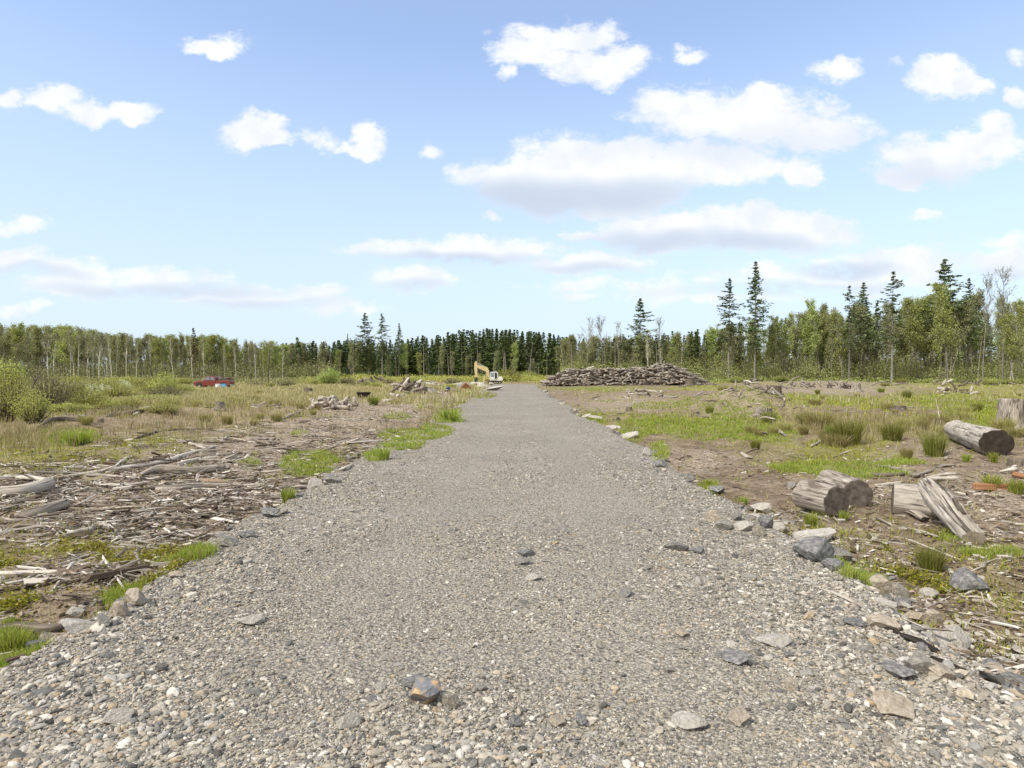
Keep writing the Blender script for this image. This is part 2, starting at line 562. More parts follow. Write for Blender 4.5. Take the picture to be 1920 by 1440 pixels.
def m_ground():
    m, t, out = mat('clearcut_soil')
    tc = t.new('ShaderNodeTexCoord'); P = tc.outputs['Object']
    at = t.new('ShaderNodeAttribute'); at.attribute_name = 'cover'
    s = t.new('ShaderNodeSeparateColor'); t.l.new(at.outputs['Color'], s.inputs[0])
    n1 = t.noise(P, 1.7, 5, .62); n2 = t.noise(P, 14, 4, .65); n3 = t.noise(P, 70, 3, .6)
    soil = t.ramp(n1, [(.25, (.125, .09, .06)), (.5, (.235, .18, .125)), (.72, (.40, .32, .225))])
    soil = t.mix(t.rmap(n2, .5, .66), soil, (.075, .05, .034))
    soil = t.mix(t.rmap(n3, .6, .7), soil, (.38, .33, .27))
    vo = t.new('ShaderNodeTexVoronoi'); t.l.new(t.vmath('MULTIPLY', P, (1.0, 1.7, 1.0)), vo.inputs['Vector']); vo.inputs['Scale'].default_value = 24
    sv = t.new('ShaderNodeSeparateColor'); t.l.new(vo.outputs['Color'], sv.inputs[0])
    chip = t.ramp(sv.outputs[0], [(0, (.12, .085, .055)), (.3, (.23, .175, .125)), (.6, (.36, .30, .235)), (.85, (.54, .475, .39)), (1, (.15, .1, .07))])
    c = t.mix(t.math('MULTIPLY', s.outputs[2], t.rmap(n2, .3, .5)), soil, chip)
    grass = t.ramp(t.math('ADD', t.math('MULTIPLY', n2, .6), t.math('MULTIPLY', n3, .4)), [(.34, (.09, .09, .02)), (.46, (.19, .20, .03)), (.56, (.30, .31, .055)), (.66, (.40, .34, .16))])
    straw = t.ramp(n2, [(.3, (.18, .13, .07)), (.5, (.36, .29, .17)), (.7, (.50, .42, .27))])
    c = t.mix(t.math('MULTIPLY', at.outputs['Alpha'], t.rmap(t.noise(P, 3, 4, .6), .3, .55)), c, straw)
    c = t.mix(t.math('MULTIPLY', s.outputs[1], t.rmap(t.noise(P, 5, 5, .7), .36, .56)), c, grass)
    lime = t.ramp(n2, [(.3, (.13, .16, .02)), (.6, (.28, .35, .035)), (.8, (.38, .44, .06))])
    c = t.mix(t.math('MULTIPLY', s.outputs[0], t.rmap(t.noise(P, 6, 6, .75), .42, .56, 0, .85)), c, lime)
    h = t.math('ADD', n2, t.math('MULTIPLY', n3, .5))
    principled(t, out, c, .97, h, .7, .05, spec=.1)
    return m


def m_leaf(name, stops, trans=.35, tcol=None):
    m, t, out = mat(name)
    g = t.new('ShaderNodeNewGeometry')
    oi = t.new('ShaderNodeObjectInfo')
    c = t.ramp(g.outputs['Random Per Island'], stops)
    hv = t.new('ShaderNodeHueSaturation')
    t.l.new(c, hv.inputs['Color'])
    t.l.new(t.rmap(oi.outputs['Random'], 0, 1, .485, .515), hv.inputs['Hue'])
    t.l.new(t.rmap(oi.outputs['Random'], 0, 1, .8, 1.2), hv.inputs['Value'])
    c = hv.outputs[0]
    d = t.new('ShaderNodeBsdfDiffuse'); t.l.new(c, d.inputs[0])
    tr = t.new('ShaderNodeBsdfTranslucent'); t.l.new(t.mix(1.0, c, (1.25, 1.3, .7), 'MULTIPLY'), tr.inputs[0])
    mx = t.new('ShaderNodeMixShader'); mx.inputs[0].default_value = trans
    t.l.new(d.outputs[0], mx.inputs[1]); t.l.new(tr.outputs[0], mx.inputs[2]); t.l.new(mx.outputs[0], out.inputs[0])
    return m


def m_wood(name, dark, mid, light, rough=.9, crack=.5, bstr=.6):
    m, t, out = mat(name)
    a = t.new('ShaderNodeAttribute'); a.attribute_name = 'grain'
    oi = t.new('ShaderNodeObjectInfo')
    base = t.vmath('ADD', a.outputs['Vector'], t.vmath('SCALE', (7.3, 3.1, 5.7), oi.outputs['Random']))
    v = t.vmath('MULTIPLY', base, (2.2, 34.0, 34.0))
    n = t.noise(v, 1.0, 5, .62, .3)
    v2 = t.vmath('MULTIPLY', base, (3.0, 7.0, 7.0))
    n2 = t.noise(v2, 1.0, 4, .6)
    c = t.ramp(n, [(.28, dark), (.48, mid), (.72, light)])
    c = t.mix(t.rmap(n2, .38, .66, 0, .6), c, tuple(x * .72 for x in mid))
    n4 = t.noise(t.vmath('MULTIPLY', base, (1.1, 16.0, 16.0)), 1.0, 2, .5, .6)
    ck = t.rmap(n4, .60, .64)
    c = t.mix(t.math('MULTIPLY', ck, crack), c, tuple(x * .35 for x in dark))
    n5 = t.noise(t.vmath('MULTIPLY', base, (2.0, 5.0, 5.0)), 1.0, 5, .65, .5)
    c = t.mix(t.math('MULTIPLY', t.rmap(n5, .56, .62), crack), c, tuple(x * .9 for x in dark))
    c = t.mix(1.0, c, t.ramp(oi.outputs['Random'], [(0, (.78, .76, .74)), (1, (1.12, 1.1, 1.08))]), 'MULTIPLY')
    h = t.math('SUBTRACT', n, t.math('MULTIPLY', ck, .8))
    principled(t, out, c, rough, h, bstr, .015, spec=.15)
    return m


def m_noise(name, stops, scale=6, rough=.85, bstr=.4, bdist=.02, obj_rand=True, spec=.25, metallic=0.0, coord='Object'):
    m, t, out = mat(name)
    tc = t.new('ShaderNodeTexCoord')
    n = t.noise(tc.outputs[coord], scale, 6, .62)
    c = t.ramp(n, stops)
    if obj_rand:
        oi = t.new('ShaderNodeObjectInfo')
        ra = t.new('ShaderNodeAttribute'); ra.attribute_name = 'ring'
        wv_ = t.math('SINE', t.math('ADD', t.math('MULTIPLY', ra.outputs['Fac'], 62.0), t.math('MULTIPLY', n, 7.0)))
        if 'cut_face' in name: c = t.mix(t.rmap(wv_, -.4, 1, 0, .4), c, (.05, .04, .032))
        c = t.mix(1.0, c, t.ramp(oi.outputs['Random'], [(0, (.72, .73, .76)), (.5, (1, 1, 1)), (1, (1.2, 1.13, 1.0))]), 'MULTIPLY')
    principled(t, out, c, rough, n, bstr, bdist, spec=spec, metallic=metallic)
    return m


def m_plain(name, col, rough=.5, spec=.4, metallic=0.0, dirt=.25):
    m, t, out = mat(name)
    tc = t.new('ShaderNodeTexCoord')
    n = t.noise(tc.outputs['Object'], 3.0, 5, .65)
    c = t.mix(t.rmap(n, .4, .75, 0, dirt), col, (.17, .13, .09))
    principled(t, out, c, rough, None, spec=spec, metallic=metallic)
    return m


M = {}
M['stone'] = m_stones()
M['road'] = m_road()
M['ground'] = m_ground()
M['bright'] = m_leaf('fresh_grass', [(0, (.12, .16, .03)), (.35, (.23, .30, .05)), (.7, (.37, .42, .08)), (.85, (.46, .46, .15)), (.93, (.42, .36, .20)), (1, (.30, .22, .12))], .35)
M['strawg'] = m_leaf('dry_grass', [(0, (.22, .17, .09)), (.35, (.36, .29, .18)), (.7, (.48, .41, .28)), (.85, (.16, .19, .05)), (1, (.55, .50, .38))], .3)
M['olive'] = m_leaf('low_ground_leaves', [(0, (.11, .13, .02)), (.3, (.22, .24, .03)), (.6, (.34, .35, .045)), (.82, (.46, .45, .09)), (.93, (.20, .09, .05)), (1, (.5, .5, .36))], .35)
M['rush'] = m_leaf('rush_blades', [(0, (.10, .13, .025)), (.5, (.20, .24, .05)), (.8, (.34, .34, .09)), (1, (.5, .44, .26))], .3)
M['rush_dry'] = m_leaf('dry_rush_blades', [(0, (.16, .16, .04)), (.4, (.29, .27, .09)), (.8, (.44, .38, .20)), (1, (.55, .48, .32))], .3)
M['willow'] = m_leaf('willow_leaves', [(0, (.24, .25, .07)), (.4, (.40, .42, .12)), (.8, (.54, .55, .20)), (1, (.60, .58, .30))], 0.35)
M['budding'] = m_leaf('budding_leaves', [(0, (.19, .18, .12)), (.4, (.28, .28, .16)), (.8, (.38, .39, .21)), (1, (.38, .34, .26))], 0.3)
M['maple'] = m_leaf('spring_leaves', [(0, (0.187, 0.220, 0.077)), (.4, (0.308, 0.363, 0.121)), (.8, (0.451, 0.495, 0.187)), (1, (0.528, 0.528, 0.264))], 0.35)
M['alder'] = m_leaf('alder_leaves', [(0, (0.168, 0.168, 0.095)), (.4, (0.263, 0.280, 0.140)), (.8, (0.370, 0.386, 0.190)), (1, (0.347, 0.302, 0.224))], 0.3)
M['fir'] = m_leaf('fir_needles', [(0, (.08, .115, .06)), (.5, (.155, .21, .10)), (.85, (.24, .30, .14)), (1, (.28, .31, .17))], 0.15)
M['fir_mid'] = m_leaf('young_fir_needles', [(0, (.08, .11, .05)), (.5, (.15, .20, .08)), (.85, (.22, .28, .11)), (1, (.26, .31, .14))], 0.2)
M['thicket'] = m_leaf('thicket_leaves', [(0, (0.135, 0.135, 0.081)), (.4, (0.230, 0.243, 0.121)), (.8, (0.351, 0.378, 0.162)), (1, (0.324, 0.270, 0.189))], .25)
M['dead'] = m_leaf('dead_needles', [(0, (.07, .035, .02)), (.5, (.13, .07, .04)), (1, (.20, .12, .07))], .15)
M['blossom'] = m_leaf('white_blossom', [(0, (.5, .52, .42)), (.6, (.75, .76, .66)), (1, (.3, .38, .12))], .3)
M['wood'] = m_wood('weathered_wood', (.09, .075, .058), (.30, .268, .228), (.56, .52, .46), crack=.75, bstr=.9)
M['wood_pale'] = m_wood('bleached_wood', (.22, .19, .15), (.50, .46, .40), (.72, .68, .61), crack=.7, bstr=.8)
M['wood_dark'] = m_wood('dark_wood', (.06, .048, .038), (.15, .125, .10), (.29, .255, .22))
M['wood_red'] = m_wood('sawn_red_wood', (.22, .10, .05), (.38, .20, .11), (.50, .31, .19), crack=.2)
M['stacked'] = m_wood('stacked_log_bark', (.13, .11, .095), (.32, .285, .25), (.56, .52, .465), crack=.4)
M['silver'] = m_wood('silvered_wood', (.12, .10, .08), (.38, .35, .305), (.62, .58, .52), crack=.85, bstr=1.0)
M['cut_grey'] = m_noise('grey_cut_face', [(.3, (.06, .048, .036)), (.5, (.15, .125, .10)), (.7, (.28, .245, .205))], 9, .95, .5)
M['cut_pale'] = m_noise('pale_cut_face', [(.3, (.20, .17, .13)), (.55, (.36, .32, .26)), (.8, (.50, .46, .40))], 9, .95, .5)
M['cut_dark'] = m_noise('blackened_cut_face', [(.3, (.016, .013, .011)), (.55, (.035, .028, .023)), (.8, (.09, .075, .062))], 9, .95, .5)
M['cut_warm'] = m_noise('warm_cut_face', [(.3, (.16, .105, .065)), (.55, (.33, .25, .17)), (.8, (.48, .39, .28))], 9, .95, .5)
M['rock'] = m_noise('grey_rock', [(.25, (.10, .097, .09)), (.45, (.21, .20, .18)), (.62, (.33, .31, .27)), (.8, (.50, .47, .41))], 3.2, .85, .6, .04)
M['rock_blue'] = m_noise('blue_grey_rock', [(.25, (.065, .068, .072)), (.45, (.145, .145, .143)), (.6, (.26, .255, .245)), (.75, (.46, .455, .43))], 3.0, .8, .6, .04, obj_rand=False)
M['rock_tan'] = m_noise('tan_rock', [(.25, (.17, .13, .09)), (.45, (.33, .28, .215)), (.65, (.45, .40, .33)), (.8, (.58, .54, .47))], 3.0, .85, .6, .04, obj_rand=False)
M['rock_pale'] = m_noise('pale_rock', [(.25, (.24, .22, .19)), (.45, (.40, .375, .33)), (.65, (.54, .51, .45)), (.85, (.26, .24, .2))], 4.5, .85, .7, .04, obj_rand=False)
M['rock_rust'] = m_noise('rust_stained_rock', [(.3, (.12, .125, .14)), (.5, (.20, .205, .22)), (.6, (.42, .27, .12)), (.68, (.5, .42, .3)), (.8, (.3, .3, .3))], 1.6, .8, .5, .04, obj_rand=False)
M['char'] = m_noise('black_rotten_wood', [(.3, (.012, .011, .010)), (.55, (.035, .03, .028)), (.8, (.10, .09, .08))], 14, .95, 1.0, .05)
M['bark_white'] = m_noise('white_bark', [(.3, (.38, .365, .34)), (.45, (.62, .61, .58)), (.7, (.80, .79, .76))], 2.5, .9)
M['bark_grey'] = m_noise('grey_bark', [(.3, (.13, .12, .105)), (.5, (.24, .225, .2)), (.75, (.37, .35, .31))], 2.5, .9)
M['bark_brown'] = m_noise('brown_bark', [(.3, (.06, .048, .036)), (.5, (.12, .098, .075)), (.75, (.20, .17, .13))], 2.5, .9)


def m_chips():
    m, t, out = mat('wood_chips')
    g = t.new('ShaderNodeNewGeometry')
    c = t.ramp(g.outputs['Random Per Island'], [(0, (.06, .045, .032)), (.25, (.13, .10, .075)), (.48, (.24, .205, .165)), (.68, (.35, .315, .27)), (.82, (.50, .465, .415)),
                                                (.91, (.68, .645, .59)), (.96, (.30, .21, .145)), (1, (.09, .07, .055))])
    principled(t, out, c, .95, None, spec=.12)
    return m


M['chips'] = m_chips()

# ------------------------------------------------------------------ ground sheet (polar, fine near the camera)
ang_f = np.linspace(-60, 60, 560)
ang_b = np.linspace(60, 300, 90)[1:-1]
ang = np.radians(np.concatenate([ang_f, ang_b]))
rad = np.concatenate([np.geomspace(.6, 3200, 620)])
A, R_ = np.meshgrid(ang, rad)
gx, gy = R_ * np.sin(A), R_ * np.cos(A)
gzz = gz(gx, gy)
gzz = np.where(R_ > 400, gzz * 0 - .2, gzz)
br, ol, st, ch, _, _ = cover(gx, gy)
V = np.stack([gx, gy, gzz], -1).reshape(-1, 3)
nr, na = A.shape
ii = np.arange(nr - 1)[:, None]; jj = np.arange(na)[None]
q = np.stack([ii * na + jj, ii * na + (jj + 1) % na, (ii + 1) * na + (jj + 1) % na, (ii + 1) * na + jj], -1).reshape(-1, 4)
V = np.concatenate([V, [[0, 0, -.4]]])
cap = np.stack([np.full(na, len(V) - 1), (np.arange(na) + 1) % na, np.arange(na)], -1)
att = np.stack([br, ol, ch, st], -1).reshape(-1, 4); att = np.concatenate([att, [[0, 0, 0, 0]]])
tag(link('ground', mesh_from('ground', V, [q[:, ::-1], cap[:, ::-1]], M['ground'], smooth=True, attrs={'cover': att})), kind='structure')

# ------------------------------------------------------------------ road sheet
ys = np.concatenate([np.linspace(-8, 1.5, 40), np.geomspace(1.6, 127, 900)])
us = np.linspace(-1, 1, 150)
YY, UU = np.meshgrid(ys, us, indexing='ij')
hwL, hwR = road_half(YY, -1), road_half(YY, 1)
XX = np.where(UU < 0, UU * (hwL + .42), UU * (hwR + .42))
ZZ = road_z(XX, YY)
V = np.stack([XX, YY, ZZ], -1).reshape(-1, 3)
nr, na = XX.shape
ii = np.arange(nr - 1)[:, None]; jj = np.arange(na - 1)[None]
q = np.stack([ii * na + jj, ii * na + jj + 1, (ii + 1) * na + jj + 1, (ii + 1) * na + jj], -1).reshape(-1, 4)
tag(link('gravel_road', mesh_from('gravel_road', V, q, M['road'], smooth=True, attrs={'coarse': coarse(XX, YY).ravel()})), kind='structure')

# ------------------------------------------------------------------ loose stones of the road
def stones(n, pxr, pyr, smin, smax, sub, flat=.6, accept=None, name='gravel', sink=.25, lift=0.0, bias=1.0):
    V0, F0 = ico(sub)
    px = rng.uniform(*pxr, n); py = pyr[0] + (pyr[1] - pyr[0]) * rng.random(n) ** bias
    x, y = pix_ground(px, py, 0.0)
    k = in_road(x, y) > .02 if accept is None else accept(x, y)
    x, y = x[k], y[k]
    co = coarse(x, y)
    k = rng.random(len(x)) < np.where(accept is None, .6 + .4 * co, 1)
    x, y, co = x[k], y[k], co[k]; n = len(x)
    z = top_z(x, y)
    s = smin * (smax / smin) ** (rng.random(n) ** 2.2) * (np.where(np.full(n, accept is None), .58 + .52 * co, 1))
    S = np.stack([s * rng.uniform(.8, 1.8, n), s * rng.uniform(.6, 1.1, n), s * rng.uniform(.3, .75, n) * flat / .6], -1)
    # angular variation
    VV = V0[None] * (1 + (rng.random((n, len(V0), 1)) - .5) * (.6 if sub == 1 else .34))
    R = rotz(rng.uniform(0, 2 * PI, n)) @ rotx(rng.normal(0, .25, n)) @ roty(rng.normal(0, .25, n))
    pos = np.stack([x, y, z + S[:, 2] * (1 - 2 * sink) + lift], -1)
    return scatter(VV, F0, pos, R, S)


parts = [stones(24000, (-250, 2170), (1000, 1520), .005, .020, 2, bias=.45),
         stones(110000, (-250, 2170), (1000, 1520), .004, .011, 1, bias=.8),
         stones(60000, (100, 1900), (880, 1200), .006, .014, 1),
         stones(30000, (300, 1700), (790, 950), .008, .017, 1),
         stones(800, (-250, 2170), (960, 1480), .016, .032, 2)]
# spilled stones along both shoulders
def shoulder(x, y):
    hw = np.where(x < 0, road_half(y, -1), road_half(y, 1))
    return (np.abs(np.abs(x) - hw) < .5) & (rng.random(len(x)) < .5)
parts.append(stones(40000, (-250, 2170), (760, 1500), .008, .035, 1, accept=shoulder))
Vg, Fg = join(parts)
tag(link('gravel', mesh_from('gravel', Vg, Fg, M['stone'])), 'loose grey and tan gravel covering the straight road', 'gravel', kind='stuff')


# ------------------------------------------------------------------ scatter samples on the field
def field_samples(n, pxr=(-350, 2270), pyr=(712, 1500), want=None, zoff=0.0):
    px = rng.uniform(*pxr, n); py = rng.uniform(*pyr, n)
    x, y = pix_ground(px, py, -.15)
    k = (y < 178)
    x, y = x[k], y[k]
    c = cover(x, y)
    k = (in_road(x, y) < .3) | (c[0] > .35)
    x, y = x[k], y[k]; c = tuple(q_[k] for q_ in c)
    p = want(x, y, c)
    k = rng.random(len(x)) < p
    x, y = x[k], y[k]
    return x, y, top_z(x, y) + zoff, c[4][k], c[5][k]


# wood chips and slivers
SL = np.array([[-.5, -.5, -.5], [-.5, .5, -.5], [.5, .35, -.5], [.5, -.35, -.5], [-.42, -.4, .5], [-.46, .3, .5], [.44, .2, .5], [.5, -.25, .4]])
SLF = np.array([[0, 3, 2, 1], [4, 5, 6, 7], [0, 1, 5, 4], [1, 2, 6, 5], [2, 3, 7, 6], [3, 0, 4, 7]])[:, ::-1]


def slivers(n, want, lmin, lmax, wr, pxr=(-350, 2270), pyr=(735, 1500), tilt=.18, yaw=None, lift=0.006):
    x, y, z, _, _ = field_samples(n, pxr, pyr, want)
    m = len(x)
    L = lmin * (lmax / lmin) ** (rng.random(m) ** 1.8)
    L = np.maximum(L, y * .0022)
    Wd = L * rng.uniform(*wr, m); H = Wd * rng.uniform(.25, .8, m)
    VV = SL[None] * (1 + (rng.random((m, 8, 3)) - .5) * .45)
    ya = rng.uniform(0, 2 * PI, m) if yaw is None else rng.normal(yaw, .85, m)
    R = rotz(ya) @ roty(rng.normal(0, tilt, m)) @ rotx(rng.normal(0, .5, m))
    pos = np.stack([x, y, z + lift + H * .4 + np.abs(rng.normal(0, .012, m))], -1)
    return scatter(VV, SLF, pos, R, np.stack([L, Wd, H], -1))


chipw = lambda x, y, c: np.clip(c[3] * 1.5, 0, 1) * np.clip(1.1 - c[0], 0, 1) * np.clip(fbm(x, y, 1.3, 3) * 3.2 - .95, .12, 1)
sparse = lambda x, y, c: np.where(c[4] < 900, .10, .16) * np.clip(1.1 - c[0], .1, 1) + 0 * x
fr0 = lambda x, y: vnoise(x * 1.7, y * 1.7)
pa = [slivers(150000, chipw, .012, .12, (.12, .4), yaw=.12, pxr=(-350, 950), pyr=(735, 1090)),
      slivers(7000, chipw, .35, 1.0, (.018, .04), tilt=.08, yaw=.1, pxr=(-350, 950), pyr=(735, 1090)),
      slivers(5000, sparse, .25, .8, (.015, .03), tilt=.06),
      slivers(40000, lambda x, y, c: np.clip(c[0] + c[1], 0, .6), .02, .14, (.1, .3)),
      slivers(15000, chipw, .10, .45, (.05, .16), yaw=.12, pxr=(-350, 950), pyr=(735, 1090)),
      slivers(30000, chipw, .025, .15, (.1, .32), pxr=(1150, 2270), pyr=(720, 1200)),
      slivers(150000, lambda x, y, c: np.where(c[4] < 900, .2, .3) * np.clip(1.1 - c[0], .1, 1) * np.clip(fr0(x, y) * 2.2 - .3, .1, 1), .012, .10, (.12, .4)),
      slivers(12000, sparse, .08, .4, (.03, .09))]
Vc, Fc_ = join(pa)
tag(link('wood_chips', mesh_from('wood_chips', Vc, Fc_, M['chips'])), 'grey and brown wood chips littering the cleared ground', 'wood chips', kind='stuff')

# soil clods and pebbles on the field
clod = lambda x, y: (in_road(x, y) < .2) & (rng.random(len(x)) < .5)
Vs_, Fs_ = join([stones(36000, (-300, 2220), (760, 1500), .006, .03, 1, accept=clod), stones(5000, (-300, 2220), (760, 1500), .02, .05, 1, accept=clod)])
M['clod'] = m_leaf('soil_crumbs', [(0, (.08, .055, .035)), (.4, (.16, .115, .075)), (.7, (.27, .21, .15)), (.88, (.33, .31, .28)), (1, (.52, .5, .46))], 0.0)
tag(link('soil_crumbs', mesh_from('soil_crumbs', Vs_, Fs_, M['clod'])), 'brown soil crumbs and pebbles beside the road', 'soil', kind='stuff')


# grass blades
def blades(n, want, hmin, hmax, wid, name, label, mt, spread=.5, pxr=(-350, 2270), pyr=(712, 1500), clump=0.0, wfar=.0007):
    x, y, z, px, py = field_samples(n, pxr, pyr, want)
    if clump > 0:
        x = np.repeat(x, 6) + rng.normal(0, clump, len(x) * 6); y = np.repeat(y, 6) + rng.normal(0, clump, len(y) * 6); z = np.repeat(z, 6)
        z = top_z(x, y)
    m = len(x)
    h = rng.uniform(hmin, hmax, m); wd = np.maximum(wid, y * wfar) * rng.uniform(.7, 1.3, m)
    a = rng.uniform(0, 2 * PI, m); lean = np.abs(rng.normal(0, spread, m)) * h; la = rng.uniform(0, 2 * PI, m)
    dxa, dya = np.cos(a) * wd / 2, np.sin(a) * wd / 2
    lx, ly = np.cos(la) * lean, np.sin(la) * lean
    b0 = np.stack([x - dxa, y - dya, z - .01], -1); b1 = np.stack([x + dxa, y + dya, z - .01], -1)
    m0 = np.stack([x - dxa * .8 + lx * .35, y - dya * .8 + ly * .35, z + h * .6], -1); m1 = np.stack([x + dxa * .8 + lx * .35, y + dya * .8 + ly * .35, z + h * .6], -1)
    tp = np.stack([x + lx, y + ly, z + h * .97], -1)
    V = np.stack([b0, b1, m0, m1, tp], 1).reshape(-1, 3)
    i = np.arange(m)[:, None] * 5
    Ft = np.concatenate([i + [0, 1, 3], i + [0, 3, 2], i + [2, 3, 4]])
    tag(link(name, mesh_from(name, V, Ft, mt)), label, 'grass', kind='stuff')


fr = lambda x, y, f: vnoise(x * f, y * f)
blades(16000, lambda x, y, c: np.clip(c[0] * 1.8 - .15, 0, 1) * np.clip(fr(x, y, 5) * 2 - .2, .15, 1), .04, .12, .006, 'grass', 'short fresh lime green grass in patches beside the road', M['bright'], .6, clump=.05)
sm = globals()['field_samples']
def patch_samples(n, pxr, pyr, want):
    A_ = np.array(BRIGHT, float); ar = A_[:, 2] * A_[:, 3]; i = rng.choice(len(A_), n, p=ar / ar.sum())
    th = rng.uniform(0, 2 * PI, n); rr = np.sqrt(rng.random(n)) * 1.15
    px = A_[i, 0] + np.cos(th) * rr * A_[i, 2]; py = A_[i, 1] + np.sin(th) * rr * A_[i, 3]
    x, y = pix_ground(px, py, -.12)
    k = (fbm(x, y, 3.2, 4) > .50) | (rng.random(n) < .2)
    x, y = x[k], y[k]
    return x, y, top_z(x, y), px[k], py[k]
field_samples = patch_samples
blades(30000, None, .025, .10, .004, 'patch_grass', 'lush lime grass patches along the road edges and the right clearing', M['bright'], .6, clump=.04)
field_samples = sm
blades(22000, lambda x, y, c: np.clip(c[0] * 1.8 - .15, 0, 1), .04, .12, .008, 'far_grass', 'fresh green grass patches in the distance', M['bright'], .6, clump=.09, pyr=(712, 800), wfar=.0009)
blades(60000, lambda x, y, c: np.clip(c[2] * 1.3 * np.clip(fr(x, y, .9) * 1.8 - .2, 0, 1), 0, 1) * np.clip((870 - c[5]) / 60, .10, 1), .12, .42, .005, 'dry_grass', 'dry straw coloured grass standing over the left field', M['strawg'], .45, clump=.07, pyr=(745, 1100))
blades(26000, lambda x, y, c: np.where(c[4] > 1150, .22, .10) * np.clip(fr(x, y, 1.6) * 2.4 - .7, 0, 1), .03, .12, .004, 'sparse_grass', 'sparse mixed green and dry blades over the cleared soil', M['olive'], .6, clump=.05, pyr=(745, 1250))
blades(42000, lambda x, y, c: np.where(c[4] < 960, np.clip(c[2] * 1.4, 0, 1), c[2] * .25), .15, .5, .01, 'far_dry_grass', 'dry straw coloured grass over the far left field', M['strawg'], .4, clump=.25, pyr=(708, 760), wfar=.0010)
blades(34000, lambda x, y, c: np.clip(c[1] * .9, 0, 1) * np.clip((1000 - c[5]) / 150, .25, 1), .05, .2, .006, 'meadow_grass', 'olive green meadow grass mixed among the debris', M['olive'], .6, clump=.06)
blades(30000, lambda x, y, c: np.clip(c[1] * 1.1 * np.clip(fr(x, y, .35) * 2 - .2, 0, 1), 0, 1) * np.where(c[4] < 960, 1, .6), .06, .22, .01, 'far_meadow_grass', 'olive meadow grass over the far clearing', M['olive'], .5, clump=.15, pyr=(710, 790), wfar=.0010)


# small leafy ground cover
def leaves(n, want, size, name, label, mt, height=.05, clump=.06, per=8, pxr=(-350, 2270), pyr=(760, 1500)):
    x, y, z, px, py = field_samples(n, pxr, pyr, want)
    m0 = len(x)
    x = np.repeat(x, per) + rng.normal(0, clump, m0 * per); y = np.repeat(y, per) + rng.normal(0, clump, m0 * per)
    hh = np.repeat(rng.uniform(.2, 1, m0) * height, per)
    z = top_z(x, y) + rng.random(len(x)) * hh
    m = len(x)
    s = size * rng.uniform(.5, 1.4, m); s = np.maximum(s, y * .0013)
    L = np.array([[-.5, 0, 0], [0, -.32, .06], [.55, 0, 0], [0, .32, .06]]); LF = np.array([[0, 1, 2, 3]])
    R = rotz(rng.uniform(0, 2 * PI, m)) @ roty(rng.normal(-.4, .45, m)) @ rotx(rng.normal(0, .4, m))
    V, Fq = scatter(L, LF, np.stack([x, y, z], -1), R, np.stack([s, s, s], -1))
    tag(link(name, mesh_from(name, V, Fq, mt)), label, 'ground cover', kind='stuff')


leaves(60000, lambda x, y, c: np.where(c[5] > 960, .28, 1) * np.clip(c[1] * 1.6 * np.clip(fr(x, y, 3.5) * 2.6 - .5, 0, 1), 0, 1), .03, 'ground_cover', 'low creeping green plants among the wood debris', M['olive'], .06, .06)
PLANTS = [(60, 1040, 150, 40), (240, 1040, 110, 35), (280, 1080, 100, 25), (100, 1090, 100, 30), (30, 1100, 60, 40), (230, 1170, 60, 20), (60, 1240, 60, 20), (1580, 1010, 70, 26),
          (1700, 1050, 120, 36), (1850, 1090, 80, 56), (1770, 1000, 40, 10), (90, 852, 180, 30), (300, 822, 110, 14), (570, 880, 50, 22), (560, 930, 60, 12), (330, 1050, 50, 16),
          (1700, 1120, 40, 14), (1880, 1010, 50, 16), (1460, 955, 40, 10), (1750, 850, 120, 12), (1480, 880, 80, 8), (640, 850, 50, 10)]


def plant_samples(n, pxr, pyr, want):
    A_ = np.array(PLANTS, float); ar = A_[:, 2] * A_[:, 3]; i = rng.choice(len(A_), n, p=ar / ar.sum())
    th = rng.uniform(0, 2 * PI, n); rr = np.sqrt(rng.random(n)) * 1.15
    px = A_[i, 0] + np.cos(th) * rr * A_[i, 2]; py = A_[i, 1] + np.sin(th) * rr * A_[i, 3]
    x, y = pix_ground(px, py, -.12)
    rt = px > 1200
    k = ((fbm(x, y, 2.6, 3) > np.where(rt, .60, .57)) & (fbm(x + 70, y, 1.1, 3) > .49) | (rng.random(n) < .035)) & (in_road(x, y) < .6)
    x, y = x[k], y[k]
    return x, y, top_z(x, y), px[k], py[k]


field_samples = plant_samples
leaves(17000, None, .026, 'leafy_plants', 'yellow green leafy plants in mats over the wood debris', M['olive'], .08, .04, 7)
field_samples = sm
leaves(3500, lambda x, y, c: np.clip(c[0], 0, 1) * np.clip((c[5] - 830) / 60, 0, 1), .03, 'clover', 'bright green clover patches at the road edges', M['bright'], .05, .05)
leaves(16000, lambda x, y, c: np.where(c[5] > 880, .30, .12) * np.clip(fr(x, y, 2.2) * 2.4 - .6, .05, 1), .026, 'seedling_plants', 'scattered small green seedlings on bare soil', M['olive'], .05, .03, 6)


